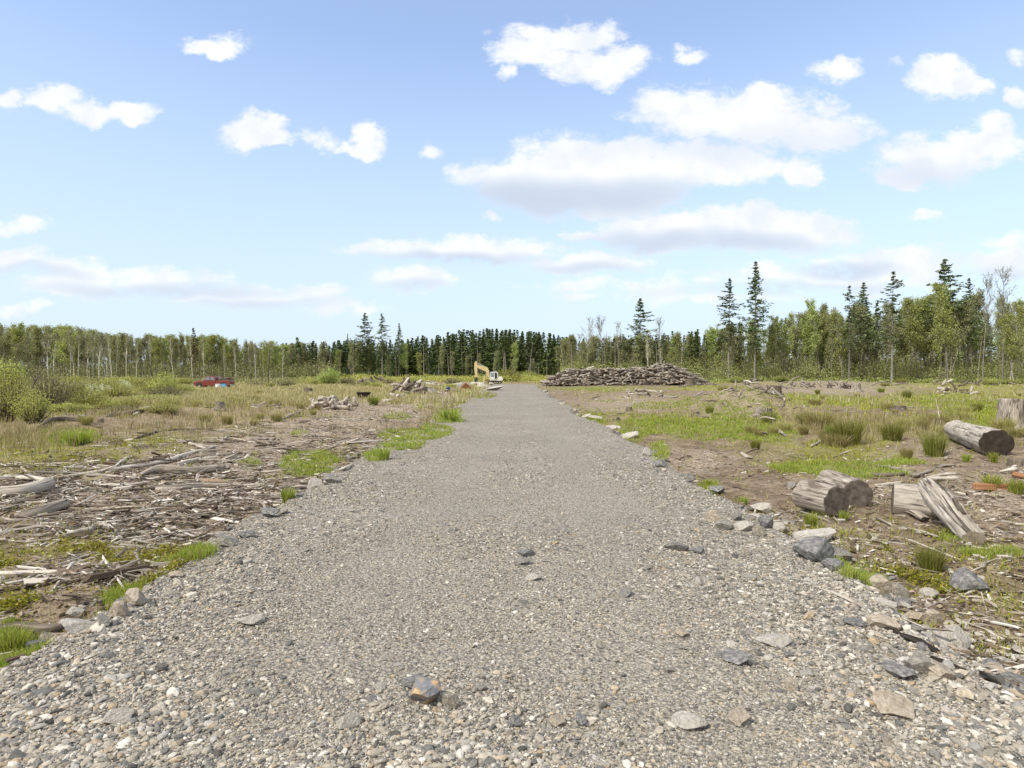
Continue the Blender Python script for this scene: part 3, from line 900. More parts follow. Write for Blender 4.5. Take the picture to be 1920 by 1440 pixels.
# ------------------------------------------------------------------ tubes: logs, limbs and sticks
def tube(pts, radii, sides=10, sub=1, bump=.08, seed=0, flat=1.0, cracks=0.0, caps=True, rfreq=2.0):
    """closed tapered tube through points; returns verts, quads, cap faces, grain"""
    r0 = np.random.default_rng(seed)
    pts = np.array([tuple(p) for p in pts], float); radii = np.array(radii, float)
    if sub > 1:
        t = np.linspace(0, len(pts) - 1, (len(pts) - 1) * sub + 1)
        i = np.minimum(t.astype(int), len(pts) - 2); f = t - i
        def cr(P):
            Pm = np.vstack([2 * P[0] - P[1], P, 2 * P[-1] - P[-2]]) if P.ndim == 2 else np.concatenate([[P[0]], P, [P[-1]]])
            a, b, c, d = Pm[i], Pm[i + 1], Pm[i + 2], Pm[i + 3]
            ff = f[:, None] if P.ndim == 2 else f
            return .5 * ((2 * b) + (-a + c) * ff + (2 * a - 5 * b + 4 * c - d) * ff ** 2 + (-a + 3 * b - 3 * c + d) * ff ** 3)
        pts, radii = cr(pts), np.interp(t, np.arange(len(radii)), radii)
    n = len(pts)
    T = np.gradient(pts, axis=0); T /= np.linalg.norm(T, axis=1)[:, None] + 1e-9
    up = np.array([0, 0, 1.0]) if abs(T[0, 2]) < .9 else np.array([1.0, 0, 0])
    S = np.cross(T, up); S /= np.linalg.norm(S, axis=1)[:, None] + 1e-9
    U = np.cross(S, T)
    th = np.arange(sides) / sides * 2 * PI
    s = np.concatenate([[0], np.cumsum(np.linalg.norm(np.diff(pts, axis=0), axis=1))])
    rm = max(radii.mean(), 1e-4)
    o1, o2 = r0.uniform(0, 200, 2)
    cx_, sx_ = np.cos(th)[None], np.sin(th)[None]
    nse = fbm(o1 + s[:, None] / rm / 3 * 1.0 + cx_ * 1.1 * rfreq / 2, o2 + sx_ * 1.1 * rfreq / 2 + s[:, None] * 0, 1, 3) - .5
    rr = radii[:, None] * (1 + bump * 2 * nse)
    if cracks > 0:
        cn = fbm(o1 + th[None] * 2.3 + s[:, None] / rm * .12, o2 + s[:, None] * .1 + 0 * th[None], 1.6, 3)
        rr = rr * (1 - cracks * np.clip((cn - .56) * 9, 0, 1))
    V = pts[:, None] + S[:, None] * (rr * cx_)[..., None] + U[:, None] * (rr * sx_ * flat)[..., None]
    Gr = np.stack([np.broadcast_to(s[:, None], rr.shape), rr * cx_, rr * sx_], -1)
    i = np.arange(n - 1)[:, None]; j = np.arange(sides)[None]
    q = np.stack([i * sides + j, i * sides + (j + 1) % sides, (i + 1) * sides + (j + 1) % sides, (i + 1) * sides + j], -1).reshape(-1, 4)
    V = V.reshape(-1, 3); Gr = Gr.reshape(-1, 3)
    if caps:
        k = len(V)
        V = np.concatenate([V, [pts[0], pts[-1]]]); Gr = np.concatenate([Gr, [[0, 0, 0], [s[-1], 0, 0]]])
        jj = np.arange(sides)
        c0 = np.stack([np.full(sides, k), (jj + 1) % sides, jj], -1)
        b = (n - 1) * sides
        c1 = np.stack([np.full(sides, k + 1), b + jj, b + (jj + 1) % sides], -1)
        c = np.concatenate([c0, c1])
    else:
        c = np.zeros((0, 3), int)
    return V, q, c, Gr


def tube_obj(name, pts, radii, mt, cap_mt=None, parent=None, smooth=True, **kw):
    pts = [Vector(p) for p in pts]
    org = sum(pts, Vector()) / len(pts)
    V, q, c, Gr = tube(pts, radii, **kw)
    V = V - np.array(org[:])
    me = mesh_from(name, V, [q, c], [mt, cap_mt or mt], midx=np.concatenate([np.zeros(len(q)), np.ones(len(c))]), attrs={'grain': Gr})
    sm = np.concatenate([np.full(len(q), smooth), np.zeros(len(c), bool)]); me.polygons.foreach_set('use_smooth', sm)
    return link(name, me, parent, org)


def lay(px, py, r=0.0, lift=0.0):
    p = G(px, py); p.z += r + lift
    return p


def cut_log(label, p0, p1, r0, r1, mt, cut_mt, cat='log', seed=1, name='log', cracks=.06, flat=1.0, cut0=None, bump=.06, taper_mid=None):
    """a thick log with its two sawn faces as parts, p0 and p1 are axis ends"""
    p0, p1 = Vector(p0), Vector(p1)
    n = 9
    pts = [p0.lerp(p1, i / (n - 1)) for i in range(n)]
    rad_ = [r0 + (r1 - r0) * i / (n - 1) for i in range(n)]
    o = tube_obj(name, pts, rad_, mt, cut_mt, sides=40, sub=3, bump=bump, seed=seed, cracks=cracks, flat=flat, caps=False)
    org = o.location.copy()
    V = np.array([v.co[:] for v in o.data.vertices])
    for e, (ring, cm) in enumerate(((V[:40], cut0 or cut_mt), (V[-40:], cut_mt))):
        c = ring.mean(0); ax = (p1 - p0).normalized() * (1 if e else -1)
        rings = [ring, c + (ring - c) * .93 + np.array(ax[:]) * .006]
        for k in (.7, .45, .2): rings.append(c + (ring - c) * k + np.array(ax[:]) * (.006 + .01 * (fbm(ring[:, 0] * 9 * k + seed, ring[:, 2] * 9, 1, 3) - .5))[:, None])
        VV = np.concatenate(rings + [[c + np.array(ax[:]) * .006]])
        fs = []
        for a in range(len(rings) - 1):
            j = np.arange(40); b = a * 40
            fs.append(np.stack([b + j, b + (j + 1) % 40, b + 40 + (j + 1) % 40, b + 40 + j], -1))
        j = np.arange(40); tri = np.stack([(len(rings) - 1) * 40 + j, (len(rings) - 1) * 40 + (j + 1) % 40, np.full(40, len(VV) - 1)], -1)
        if e == 0: fs = [f[:, ::-1] for f in fs]; tri = tri[:, ::-1]
        rg = np.concatenate([np.full(40, k) for k in (1.0, .93, .7, .45, .2)] + [np.zeros(1)])
        link('cut_end', mesh_from('cut_end', VV, [np.concatenate(fs), tri], cm, smooth=False, attrs={'ring': rg}), o)
    return tag(o, label, cat)


# right foreground: rounds and logs -----------------------------------------
def P3(px, py, z):
    """world point at height z (above zero) seen at this pixel"""
    x, y = pix_ground(px, py, z); return Vector((float(x), float(y), float(z)))


def seat(px, py_base, r):
    """axis point of a lying log whose underside touches the ground near this pixel"""
    g = G(px, py_base); return Vector((g.x, g.y + r * .6, g.z + r * .93))


a = seat(1517, 958, .205); b = seat(1578, 974, .205)
cut_log('short thick grey log round nearest the gravel road with a dark weathered cut face', a, b, .205, .20, M['wood'], M['cut_grey'], 'log', 3, 'log_round', .10)
a = seat(1562, 930, .19); b = seat(1616, 957, .19)
cut_log('short grey log round standing just behind the one nearest the road, brown cut face', a, b, .19, .195, M['wood'], M['cut_grey'], 'log', 8, 'log_round', .08)
a = seat(1688, 966, .19); b = seat(1812, 985, .20)
a.y += .05; b.y += .35
big = cut_log('wide grey log section lying under the leaning split log', a, b, .215, .25, M['silver'], M['cut_grey'], 'log', 12, 'log', .07)
hi = P3(1738, 908, .30); lo = seat(1832, 1028, .092)
n_ = tube_obj('log', [hi, hi.lerp(lo, .3), hi.lerp(lo, .65), lo], [.10, .135, .12, .105], M['silver'], M['cut_pale'], sides=44, sub=9, bump=.24, seed=21, cracks=.24, rfreq=6)
tag(n_, 'split weathered log leaning down toward the viewer over the wide log section', 'log')
for k_s, (f0, f1, sd, rr_) in enumerate([(.02, .42, -1, .035), (.35, .72, 1, .03), (.5, .92, -1, .026)]):
    q0, q1 = hi.lerp(lo, f0), hi.lerp(lo, f1); off = Vector((.075 * sd, -.04, .055))
    tube_obj('splinter', [q0 + off - n_.location, (q0 + q1) / 2 + off * 1.15 - n_.location, q1 + off * .9 - n_.location], [rr_ * .4, rr_, rr_ * .3], M['wood'], parent=n_, sides=10, sub=6, bump=.4, seed=90 + k_s)
link_pts = [P3(1772, 916, .24), P3(1790, 940, .20), P3(1808, 965, .10), G(1822, 985) + Vector((0, 0, .02))]
tag(tube_obj('branch', link_pts, [.022, .03, .026, .008], M['wood'], sides=10, sub=5, bump=.25, seed=5), 'curved splintered branch lying along the right side of the leaning log', 'branch')
# bark slabs below
tag(tube_obj('bark_slab', [lay(1680, 962, .03), lay(1710, 968, .045), lay(1735, 983, .05)], [.05, .075, .06], M['wood'], M['cut_dark'], sides=16, sub=6, bump=.3, seed=9, flat=.5, cracks=.2), 'curled grey bark slab tucked under the wide log section', 'bark')
tag(tube_obj('bark_slab', [lay(1690, 988, .01), lay(1730, 1000, .012), lay(1765, 1010, .01)], [.035, .05, .02], M['wood_pale'], sides=12, sub=4, bump=.3, seed=10, flat=.35), 'flat pale bark slab on the soil in front of the log section', 'bark')
tag(tube_obj('bark_slab', [lay(1645, 975, .01), lay(1672, 985, .015)], [.03, .02], M['wood_pale'], sides=10, sub=4, bump=.3, seed=11, flat=.35), 'small pale wood slab left of the curled bark slab', 'bark')
# far right big log with blackened end
a = seat(1800, 826, .29); b = seat(1880, 860, .32)
cut_log('large bleached grey log at the right edge with a blackened sawn end', a, b, .28, .33, M['wood_pale'], M['cut_dark'], 'log', 31, 'log', .09)
o = tube_obj('stump', [G(1916, 806) + Vector((0, .42, -.1)), G(1916, 806) + Vector((0, .42, .2)), G(1916, 806) + Vector((.02, .42, .6)), G(1916, 806) + Vector((.04, .42, 1.02))],
             [.52, .44, .40, .385], M['wood'], M['cut_warm'], sides=36, sub=6, bump=.07, seed=40, cracks=.10)
tag(o, 'tall pale grey tree stump cut by the right edge behind the bleached log', 'stump')
o = tube_obj('stump', [G(1912, 874) + Vector((0, .08, -.05)), G(1912, 874) + Vector((0, .08, .14))], [.16, .13], M['wood_dark'], M['cut_grey'], sides=20, sub=4, bump=.2, seed=41, cracks=.2)
tag(o, 'small low grey stump in front of the blackened log end', 'stump')


# timber beam
def box_mesh(name, sx, sy, sz, mt, bev=.008):
    V = np.array([[x, y, z] for x in (-.5, .5) for y in (-.5, .5) for z in (-.5, .5)], float) * [sx, sy, sz]
    Fq = np.array([[0, 1, 3, 2], [4, 6, 7, 5], [0, 4, 5, 1], [2, 3, 7, 6], [0, 2, 6, 4], [1, 5, 7, 3]])
    return mesh_from(name, V, Fq, mt, attrs={'grain': V})


def bevel(o, wd=.01, seg=2):
    md = o.modifiers.new('bevel', 'BEVEL'); md.width = wd; md.segments = seg; md.limit_method = 'ANGLE'
    return o


g = G(1895, 918)
o = link('timber_beam', box_mesh('timber_beam', 1.25, .11, .10, M['wood_red']), None, (g.x + .12, g.y + .05, g.z + .045), (0, 0, -.06))
tag(bevel(o), 'reddish brown sawn timber beam lying on the ground at the right edge', 'beam')
tag(tube_obj('wood_chunk', [lay(1900, 893, .05), lay(1925, 897, .05)], [.055, .05], M['wood_red'], M['cut_warm'], sides=14, sub=4, bump=.3, seed=51), 'short red brown wood chunk just behind the timber beam', 'wood')
tag(tube_obj('wood_chunk', [lay(1874, 886, .02), lay(1904, 884, .04)], [.02, .055], M['wood_pale'], sides=12, sub=4, bump=.25, seed=52, flat=.7), 'pale wedge of wood behind the left end of the timber beam', 'wood')


# sticks and limbs given by ground pixels -----------------------------------
def px_r(py, wpx):
    x, y = pix_ground(960, py, -.1); return wpx * float(y) / F / 2


def stick(pxs, wpx, mt, label, name='branch', cat='branch', sides=9, seed=0, lift=.0, bump=.18, cap=None, sub=5, flat=.9, ends=(.7, .35), cracks=.08, group=None):
    pts, rr = [], []
    for i, (px, py) in enumerate(pxs):
        r = px_r(py, wpx)
        t = i / (len(pxs) - 1)
        k = 1.0
        if i == 0: k = ends[0]
        elif i == len(pxs) - 1: k = ends[1]
        pts.append(lay(px, py, r * .8 * flat, lift)); rr.append(r * k)
    o = tube_obj(name, pts, rr, mt, cap or M['cut_warm'], sides=sides, sub=sub, bump=bump, seed=seed, flat=flat, cracks=cracks)
    return tag(o, label, cat, group)


W_, WP, WD = M['wood'], M['wood_pale'], M['wood_dark']
stick([(-30, 935), (40, 924), (94, 911)], 25, WP, 'straight pale log entering from the left edge below the flat bleached plank', 'log', 'log', 24, 61, ends=(1, 1), bump=.05, sub=8, flat=1)
stick([(10, 897), (50, 899), (92, 904)], 17, WP, 'flat bleached plank of wood just above the straight pale log at left edge', 'plank', 'plank', 14, 62, flat=.5, ends=(.5, 1))
stick([(28, 978), (70, 970), (122, 958)], 24, W_, 'short grey log with rounded pale end lying in the chips at far left', 'log', 'log', 22, 63, ends=(.6, 1), bump=.07, sub=8, flat=1)
stick([(120, 898), (210, 885), (300, 872), (345, 858), (402, 845)], 11, WP, 'longest slender pale pole running across the wood debris', 'pole', 'pole', 12, 64, ends=(.5, .5))
stick([(262, 893), (300, 888), (360, 889), (415, 884), (432, 882)], 18, W_, 'thick knotted grey log above the jointed white stick', 'log', 'log', 22, 65, ends=(.55, .3), bump=.16)
stick([(293, 918), (335, 917), (385, 914), (432, 908)], 12, WP, 'pale jointed stick with a broken square left end below the knotted log', 'branch', 'branch', 14, 66, ends=(1, .35))
stick([(188, 905), (240, 906), (287, 906)], 8, WP, 'short pale stick left of the jointed stick', 'branch', 'branch', 10, 67)
stick([(165, 978), (225, 968), (262, 960), (310, 943)], 5, WP, 'thin tan stick angled up through the middle of the chips', 'branch', 'branch', 8, 68)
stick([(75, 1010), (110, 1000), (147, 988)], 8, W_, 'grey stick angled below the short grey log', 'branch', 'branch', 10, 69)
stick([(118, 1008), (145, 1003), (172, 999)], 15, WP, 'stubby white wood piece right of the angled grey stick', 'wood_chunk', 'wood', 14, 70, ends=(.3, .9), flat=.8)
stick([(28, 1024), (60, 1019), (98, 1013)], 16, WP, 'broad pale wood slab at the lower left of the debris', 'wood_chunk', 'wood', 14, 71, ends=(.3, .6), flat=.5)
stick([(85, 1028), (112, 1018)], 11, WP, 'small pale wood slab beside the broad one at lower left', 'wood_chunk', 'wood', 12, 72, ends=(.6, .8), flat=.6)
stick([(-20, 1190), (40, 1185), (85, 1190), (120, 1184)], 24, WD, 'dark brown rotten log at the lower left corner by the road edge', 'log', 'log', 20, 73, ends=(1, .5), bump=.22)
stick([(-20, 962), (10, 956), (42, 948)], 7, WP, 'thin pale stick between the two logs at the left edge', 'branch', 'branch', 8, 74)
stick([(255, 825), (285, 815), (318, 806), (400, 806)], 6, WD, 'dark bowed branch lying on the moss above the debris', 'branch', 'branch', 9, 75)
stick([(402, 808), (445, 812), (492, 817), (515, 818)], 7, W_, 'grey branch continuing right from the dark bowed one', 'branch', 'branch', 9, 76)
stick([(305, 822), (340, 830), (366, 842), (400, 848)], 7, WP, 'pale crooked branch sloping down to the right above the pole', 'branch', 'branch', 9, 77)
stick([(352, 828), (380, 836), (402, 842)], 8, W_, 'short grey branch crossing the crooked pale one', 'branch', 'branch', 9, 78)
stick([(226, 872), (240, 862), (250, 856)], 9, WP, 'stubby white stick pointing up beside the mossy bank', 'branch', 'branch', 10, 79, ends=(1, .6))
stick([(410, 834), (425, 822), (432, 818)], 6, WP, 'small upright bleached fork in the upper debris', 'branch', 'branch', 8, 80)
stick([(330, 876), (350, 872), (372, 865)], 12, WP, 'short bleached log end behind the thick knotted log', 'log', 'log', 14, 81, ends=(.8, .6))
stick([(460, 918), (485, 921), (530, 923), (560, 926)], 5, WP, 'thin bleached stick near the road with a fork', 'branch', 'branch', 8, 82)
stick([(524, 789), (545, 780), (567, 773)], 6, WP, 'straight pale stick on the bare ground at centre left', 'branch', 'branch', 9, 83)
stick([(618, 890), (640, 884), (662, 872)], 8, WP, 'pale curved stick pointing at the left road edge', 'branch', 'branch', 10, 84)
# far left line of dark limbs
stick([(62, 810), (100, 800), (150, 795), (185, 790)], 9, WD, 'dark tangled limb at the left end of the fallen limb row', 'branch', 'branch', 9, 85, bump=.3)
stick([(150, 798), (165, 785), (186, 790)], 9, WP, 'white broken branch hump in the fallen limb row', 'branch', 'branch', 9, 86)
stick([(186, 787), (215, 780), (260, 775), (302, 766)], 9, WD, 'long dark limb rising to the right in the fallen limb row', 'branch', 'branch', 10, 87, ends=(.6, 1.2), bump=.2)
stick([(250, 780), (275, 774), (305, 769)], 8, WP, 'bleached limb under the end of the long dark limb', 'branch', 'branch', 9, 88)
stick([(352, 760), (375, 764), (398, 770)], 5, W_, 'grey limb left of the rooty stump in the left field', 'branch', 'branch', 8, 89)
# right side sticks
stick([(1642, 877), (1680, 883), (1712, 893), (1725, 893)], 11, W_, 'forked grey limb behind the log rounds', 'branch', 'branch', 14, 90, ends=(.5, .8))
stick([(1712, 893), (1745, 885), (1768, 874), (1792, 876)], 7, W_, 'curving grey limb continuing right from the forked one', 'branch', 'branch', 9, 91)
stick([(1610, 890), (1650, 893), (1695, 893)], 9, WD, 'dark straight limb just behind the rounds', 'branch', 'branch', 10, 92, ends=(.5, .8))
stick([(1638, 914), (1665, 911), (1692, 907)], 10, WP, 'white stick beside the second log round', 'branch', 'branch', 12, 93)
stick([(1725, 906), (1760, 904), (1796, 901)], 13, WP, 'lower of two stacked white limbs behind the log section', 'branch', 'branch', 14, 94, ends=(.6, .9))
stick([(1738, 899), (1768, 896), (1795, 891)], 9, WP, 'upper of two stacked white limbs behind the log section', 'branch', 'branch', 12, 95)
stick([(1530, 1103), (1575, 1118), (1632, 1146)], 11, WP, 'flat pale splinter of wood lying on the gravel shoulder', 'plank', 'plank', 10, 96, flat=.4, ends=(.4, .7))
stick([(1782, 1072), (1790, 1090), (1795, 1100)], 11, WP, 'short pale stick standing against the dark grey stone', 'branch', 'branch', 10, 97, ends=(.9, .9))
stick([(1790, 1102), (1820, 1110), (1850, 1120)], 10, WD, 'dark bent branch below the dark grey stone', 'branch', 'branch', 10, 98)
stick([(1850, 1120), (1890, 1140), (1925, 1158)], 4, WP, 'thin pale branch running to the right edge below the stone', 'branch', 'branch', 8, 99)
stick([(1770, 1300), (1850, 1330), (1935, 1348)], 7, WP, 'long thin stick on the gravel at the lower right corner', 'branch', 'branch', 9, 100)
stick([(1730, 1142), (1755, 1133), (1785, 1118)], 4, WP, 'thin stick angled over the tan rock at right', 'branch', 'branch', 8, 101)
stick([(1495, 958), (1530, 970), (1560, 982)], 8, W_, 'flat grey board edge in front of the nearest log round', 'plank', 'plank', 8, 102, flat=.5)
stick([(1590, 955), (1605, 950)], 8, WP, 'tiny pale stick between the two rounds', 'branch', 'branch', 8, 103)
stick([(1560, 858), (1590, 847), (1620, 840)], 4, WP, 'thin pale twig left of the big rush clumps', 'branch', 'branch', 8, 104)
stick([(1520, 838), (1535, 828), (1548, 820)], 6, WP, 'pale forked stick in front of the rush clumps', 'branch', 'branch', 8, 105)
stick([(1452, 808), (1462, 812), (1475, 816)], 8, WP, 'bleached limb end beside the drooping dry tuft', 'branch', 'branch', 9, 106)
stick([(1390, 853), (1400, 856), (1412, 861)], 10, WP, 'knobbly white driftwood piece on the bare soil', 'wood_chunk', 'wood', 10, 107, bump=.3)
stick([(1270, 728), (1285, 725), (1290, 722)], 3, WP, 'small stick by the log pile foot', 'branch', 'branch', 7, 108)
stick([(1300, 752), (1312, 745), (1318, 738)], 4, WP, 'pale root limb leaning on the flat stump', 'branch', 'branch', 8, 109, lift=.25)
stick([(1372, 914), (1395, 918), (1410, 921)], 7, WD, 'dark flat stick on the tan soil near the road', 'branch', 'branch', 8, 110, flat=.5)
tag(tube_obj('pole', [G(1766, 802), P3(1760, 775, .3), P3(1754, 745, .72)], [.012, .012, .008], WP, sides=7, sub=4, bump=.2, seed=111), 'thin bare stake standing upright left of the bleached log', 'pole')

# many middling sticks: individuals sharing label
protos = []
for k in range(7):
    r1 = np.random.default_rng(300 + k)
    pts = [(x, r1.normal(0, .05), r1.normal(0, .012)) for x in np.linspace(-.5, .5, 5)]
    V, q, c, Gr = tube(pts, [.012, .022, .024, .018, .006], sides=8, sub=3, bump=.25, seed=k)
    me = mesh_from('branch', V, [q, c], [W_ if k % 3 == 0 else (WP if k % 3 == 1 else WD)], smooth=True, attrs={'grain': Gr * [1, 1, 1]})
    protos.append(me)
stick_spots = [(140, 230)]
zones = [((20, 620), (830, 985), 95, 'grey stick lying loose in the wood debris left of the road', 'loose sticks in the left debris', .28, .75, .12),
         ((420, 800), (752, 830), 35, 'grey stick on the bare churned ground beyond the debris on the left', 'loose sticks on the left clearing', .4, 1.0, .2),
         ((1250, 1900), (840, 1100), 45, 'small grey stick on the soil among the logs right of the road', 'loose sticks on the right soil', .15, .5, 1.5),
         ((1060, 1900), (722, 790), 55, 'distant grey stick lying on the right clearing', 'loose sticks on the right clearing', .6, 1.6, 1.5),
         ((20, 420), (1000, 1200), 22, 'small brown stick among the green plants at lower left', 'loose sticks among the plants', .1, .35, 1.5)]
for (pxr, pyr, n, lab, grp, l0, l1, sp) in zones:
    for k in range(n):
        px, py = random.uniform(*pxr), random.uniform(*pyr)
        g = G(px, py)
        if in_road(np.array([g.x]), np.array([g.y]))[0] > .05: continue
        L = random.uniform(l0, l1)
        o = link('loose_branch', random.choice(protos), None, (g.x, g.y, g.z + .02 * L + .008), (random.gauss(0, .3), random.gauss(0, .1), random.gauss(.15, sp)), (L, L * random.uniform(.7, 1.5), L * random.uniform(.7, 1.5)))
        tag(o, lab, 'branch', grp)


# ------------------------------------------------------------------ rocks
def rock_mesh(seed, mt, planes=16):
    r1 = np.random.default_rng(seed)
    V, Fc = ico(4)
    for k in range(planes):
        nrm = r1.normal(size=3); nrm /= np.linalg.norm(nrm)
        d = r1.uniform(.42, .80)
        over = V @ nrm - d
        V = V - np.clip(over, 0, None)[:, None] * nrm * 1.0
    n = fbm(V[:, 0] * 2 + seed, V[:, 1] * 2 + V[:, 2] * 2, 2.6, 4) - .5
    V = V * (1 + .09 * n[:, None])
    ext = V.max(0) - V.min(0)
    V = (V - (V.max(0) + V.min(0)) / 2) / ext * 2
    return mesh_from('rock', V, Fc, mt, smooth=False)


ROCKS = {k: [rock_mesh(i * 7 + j, M[m]) for j in range(4)] for i, (k, m) in enumerate((('g', 'rock'), ('b', 'rock_blue'), ('t', 'rock_tan'), ('p', 'rock_pale'), ('r', 'rock_rust'), ('c', 'char')))}


def rock(px, py, wpx, hpx, kind, label, rz=None, name='rock', depth=.8, group=None, sink=.38, tilt=.15, cat='rock', v=None):
    """px,py is the centre of the stone in the picture"""
    g = G(px, py + hpx * .45)
    s = g.y / F
    sx, sz = wpx * s / 2, hpx * s / 2 * 1.05
    me = ROCKS[kind][v if v is not None else random.randrange(4)]
    o = link(name, me, None, (g.x, g.y + sx * depth * .35, g.z + sz * (1 - sink)), (random.gauss(0, tilt), random.gauss(0, tilt), rz if rz is not None else random.uniform(-.4, .4)), (sx, sx * depth, sz))
    return tag(o, label, cat, group)


rock(795, 1297, 66, 52, 'r', 'sharp grey stone with an orange rust patch in the middle of the near gravel', 2.6, v=1, depth=1.0)
rock(845, 1313, 34, 34, 'g', 'small greenish stone right beside the rust patched stone')
rock(776, 1281, 50, 20, 'b', 'dark slab behind the rust patched stone')
rock(650, 1352, 46, 26, 'p', 'pale grey flat stone at the bottom edge left of centre')
rock(1295, 1352, 66, 26, 'p', 'pale wide stone at the bottom edge right of centre')
rock(1388, 1345, 40, 30, 't', 'tan stone at the bottom edge beside the pale wide one')
rock(1680, 1322, 72, 42, 't', 'flat tan slab embedded in the gravel at lower right', -.5, sink=.55)
rock(1735, 1247, 56, 40, 'g', 'angular grey stone in the gravel next to the black rotten wood')
rock(1768, 1258, 44, 36, 't', 'ochre stone behind the angular grey one at lower right')
rock(1690, 1262, 58, 24, 'b', 'dark blue elongated stone left of the angular grey one', -.5)
rock(1663, 1166, 62, 24, 't', 'long tan stone where the gravel shoulder begins at right', -.35)
rock(1604, 1168, 40, 16, 'b', 'flat blue grey stone on the shoulder left of the long tan one')
rock(1532, 1006, 78, 28, 'p', 'long pale slab on top of the stone row at the right shoulder', -.3)
rock(1532, 1032, 74, 48, 'b', 'biggest blue grey boulder of the right shoulder', -.3, v=2)
rock(1582, 1043, 34, 28, 'g', 'grey stone right of the biggest boulder')
rock(1568, 1061, 44, 26, 'b', 'low blue stone touching the foot of the biggest boulder')
rock(1650, 1096, 60, 48, 't', 'brown angular rock right of the bright clover strip', v=3)
rock(1690, 1108, 34, 34, 'g', 'narrow grey brown rock leaning on the brown angular rock')
rock(1744, 1112, 32, 24, 'p', 'light stone on the soil right of the brown angular rock')
rock(1748, 1154, 42, 30, 't', 'tan wedge stone half buried beside the gravel crest')
rock(1822, 1087, 62, 46, 'b', 'rounded dark grey stone among weeds at the right', v=0)
rock(1762, 1195, 68, 34, 'p', 'pale lump at the top of the right gravel crest')
rock(1800, 1200, 60, 40, 'p', 'second pale lump right of the black rotten wood')
rock(1340, 966, 28, 24, 't', 'brown stone at the left end of the small stone row')
rock(1358, 984, 34, 20, 'g', 'grey stone second from the left in the small stone row')
rock(1382, 968, 22, 18, 'g', 'small grey stone at the back of the small stone row')
rock(1396, 986, 38, 20, 'p', 'pale flat stone at the front of the small stone row')
rock(1438, 978, 30, 28, 'b', 'dark round stone at the right end of the small stone row')
rock(1425, 995, 26, 22, 'g', 'dull grey stone below the dark round stone')
rock(1462, 990, 28, 24, 'p', 'light stone just right of the dark round stone')
rock(1425, 952, 46, 22, 'p', 'pale slab lying above the small stone row', -.4)
rock(1484, 913, 24, 14, 'g', 'lone grey block on the tan soil left of the log rounds')
rock(1270, 1025, 44, 16, 'g', 'flat brown grey stone in the right wheel track', sink=.5)
rock(1312, 1033, 26, 12, 'b', 'small blue stone right of the flat one in the wheel track')
rock(985, 1037, 34, 14, 'b', 'blue stone of the little cluster in the road centre')
rock(982, 1052, 24, 14, 'g', 'dull stone of the little cluster in the road centre')
rock(1000, 1082, 30, 12, 'p', 'pale flat stone just below the little cluster')
rock(468, 1160, 52, 22, 'p', 'pale flat stone embedded in the road at left', sink=.6)
rock(1386, 1236, 62, 18, 'b', 'long blue slab in the gravel pointing down to the right', -.6)
rock(1455, 1200, 66, 20, 'p', 'broad pale flat stone in the gravel below the clover strip', sink=.55)
rock(1485, 1282, 24, 28, 't', 'small cream triangular stone in the lower right gravel')
rock(1280, 1186, 26, 18, 't', 'ochre stone between the long blue slab and the road centre')
rock(215, 1343, 56, 26, 'p', 'pale flat stone at the bottom edge far left')
rock(1090, 1352, 26, 20, 'b', 'dark stone at the bottom edge near the centre')
rock(1045, 1352, 30, 22, 't', 'sandy round stone at the bottom edge near the centre')
rock(965, 1352, 30, 22, 'b', 'slate stone at the bottom edge of the centre')
rock(1170, 1112, 36, 14, 'g', 'flat grey stone in the road right of centre', sink=.5)
rock(252, 1118, 42, 34, 't', 'square sandy stone on the left road edge', v=2)
rock(222, 1140, 34, 36, 't', 'brown stone leaning below the square sandy stone')
rock(276, 1104, 22, 12, 'p', 'little white stone on top of the square sandy stone')
rock(140, 1182, 66, 24, 'p', 'long pale slab along the left road edge', .35)
rock(190, 1166, 36, 24, 'g', 'grey block at the right end of the long pale slab')
rock(140, 1148, 30, 20, 'p', 'round white stone among plants at lower left')
rock(58, 1212, 50, 28, 'b', 'dark grey stone near the lower left corner')
rock(12, 1206, 30, 18, 'b', 'bluish stone cut by the left edge')
rock(588, 906, 30, 30, 'p', 'pale upright rock on the left road edge')
rock(622, 900, 34, 14, 'g', 'low grey slab right of the pale upright rock', .3)
rock(425, 1015, 44, 20, 'g', 'grey slab on the left road edge below the debris', .4)
rock(398, 1052, 26, 14, 'g', 'small slab at the left road edge near the green patch')
rock(505, 962, 36, 18, 'b', 'bluish slab on the left road edge', .4)
rock(528, 958, 24, 12, 'g', 'thin grey slab beside the bluish one at the left road edge')
rock(460, 1002, 34, 16, 'b', 'slate piece between two slabs on the left road edge', .4)
rock(330, 1076, 30, 14, 't', 'sandy slab on the left road edge above the square stone', .4)
rock(1150, 800, 34, 9, 'p', 'white slab on the right road edge in mid distance', -.6)
rock(1180, 815, 42, 13, 'p', 'large white slab on the right road edge', -.6)
rock(1115, 780, 30, 8, 'p', 'white stone at the kink of the right road edge', -.4)
rock(1098, 781, 22, 7, 'p', 'flat white stone at the left of the road edge kink')
rock(1212, 846, 16, 18, 'p', 'upright pale stone by the green tuft on the right road edge')
rock(1292, 896, 28, 20, 'g', 'grey stone on the right road edge before the tan soil')
rock(1345, 918, 30, 18, 'b', 'slate stone on the right road edge by the tan soil', -.4)
rock(1240, 868, 26, 16, 'b', 'dark stone in the shadow of the right road edge')
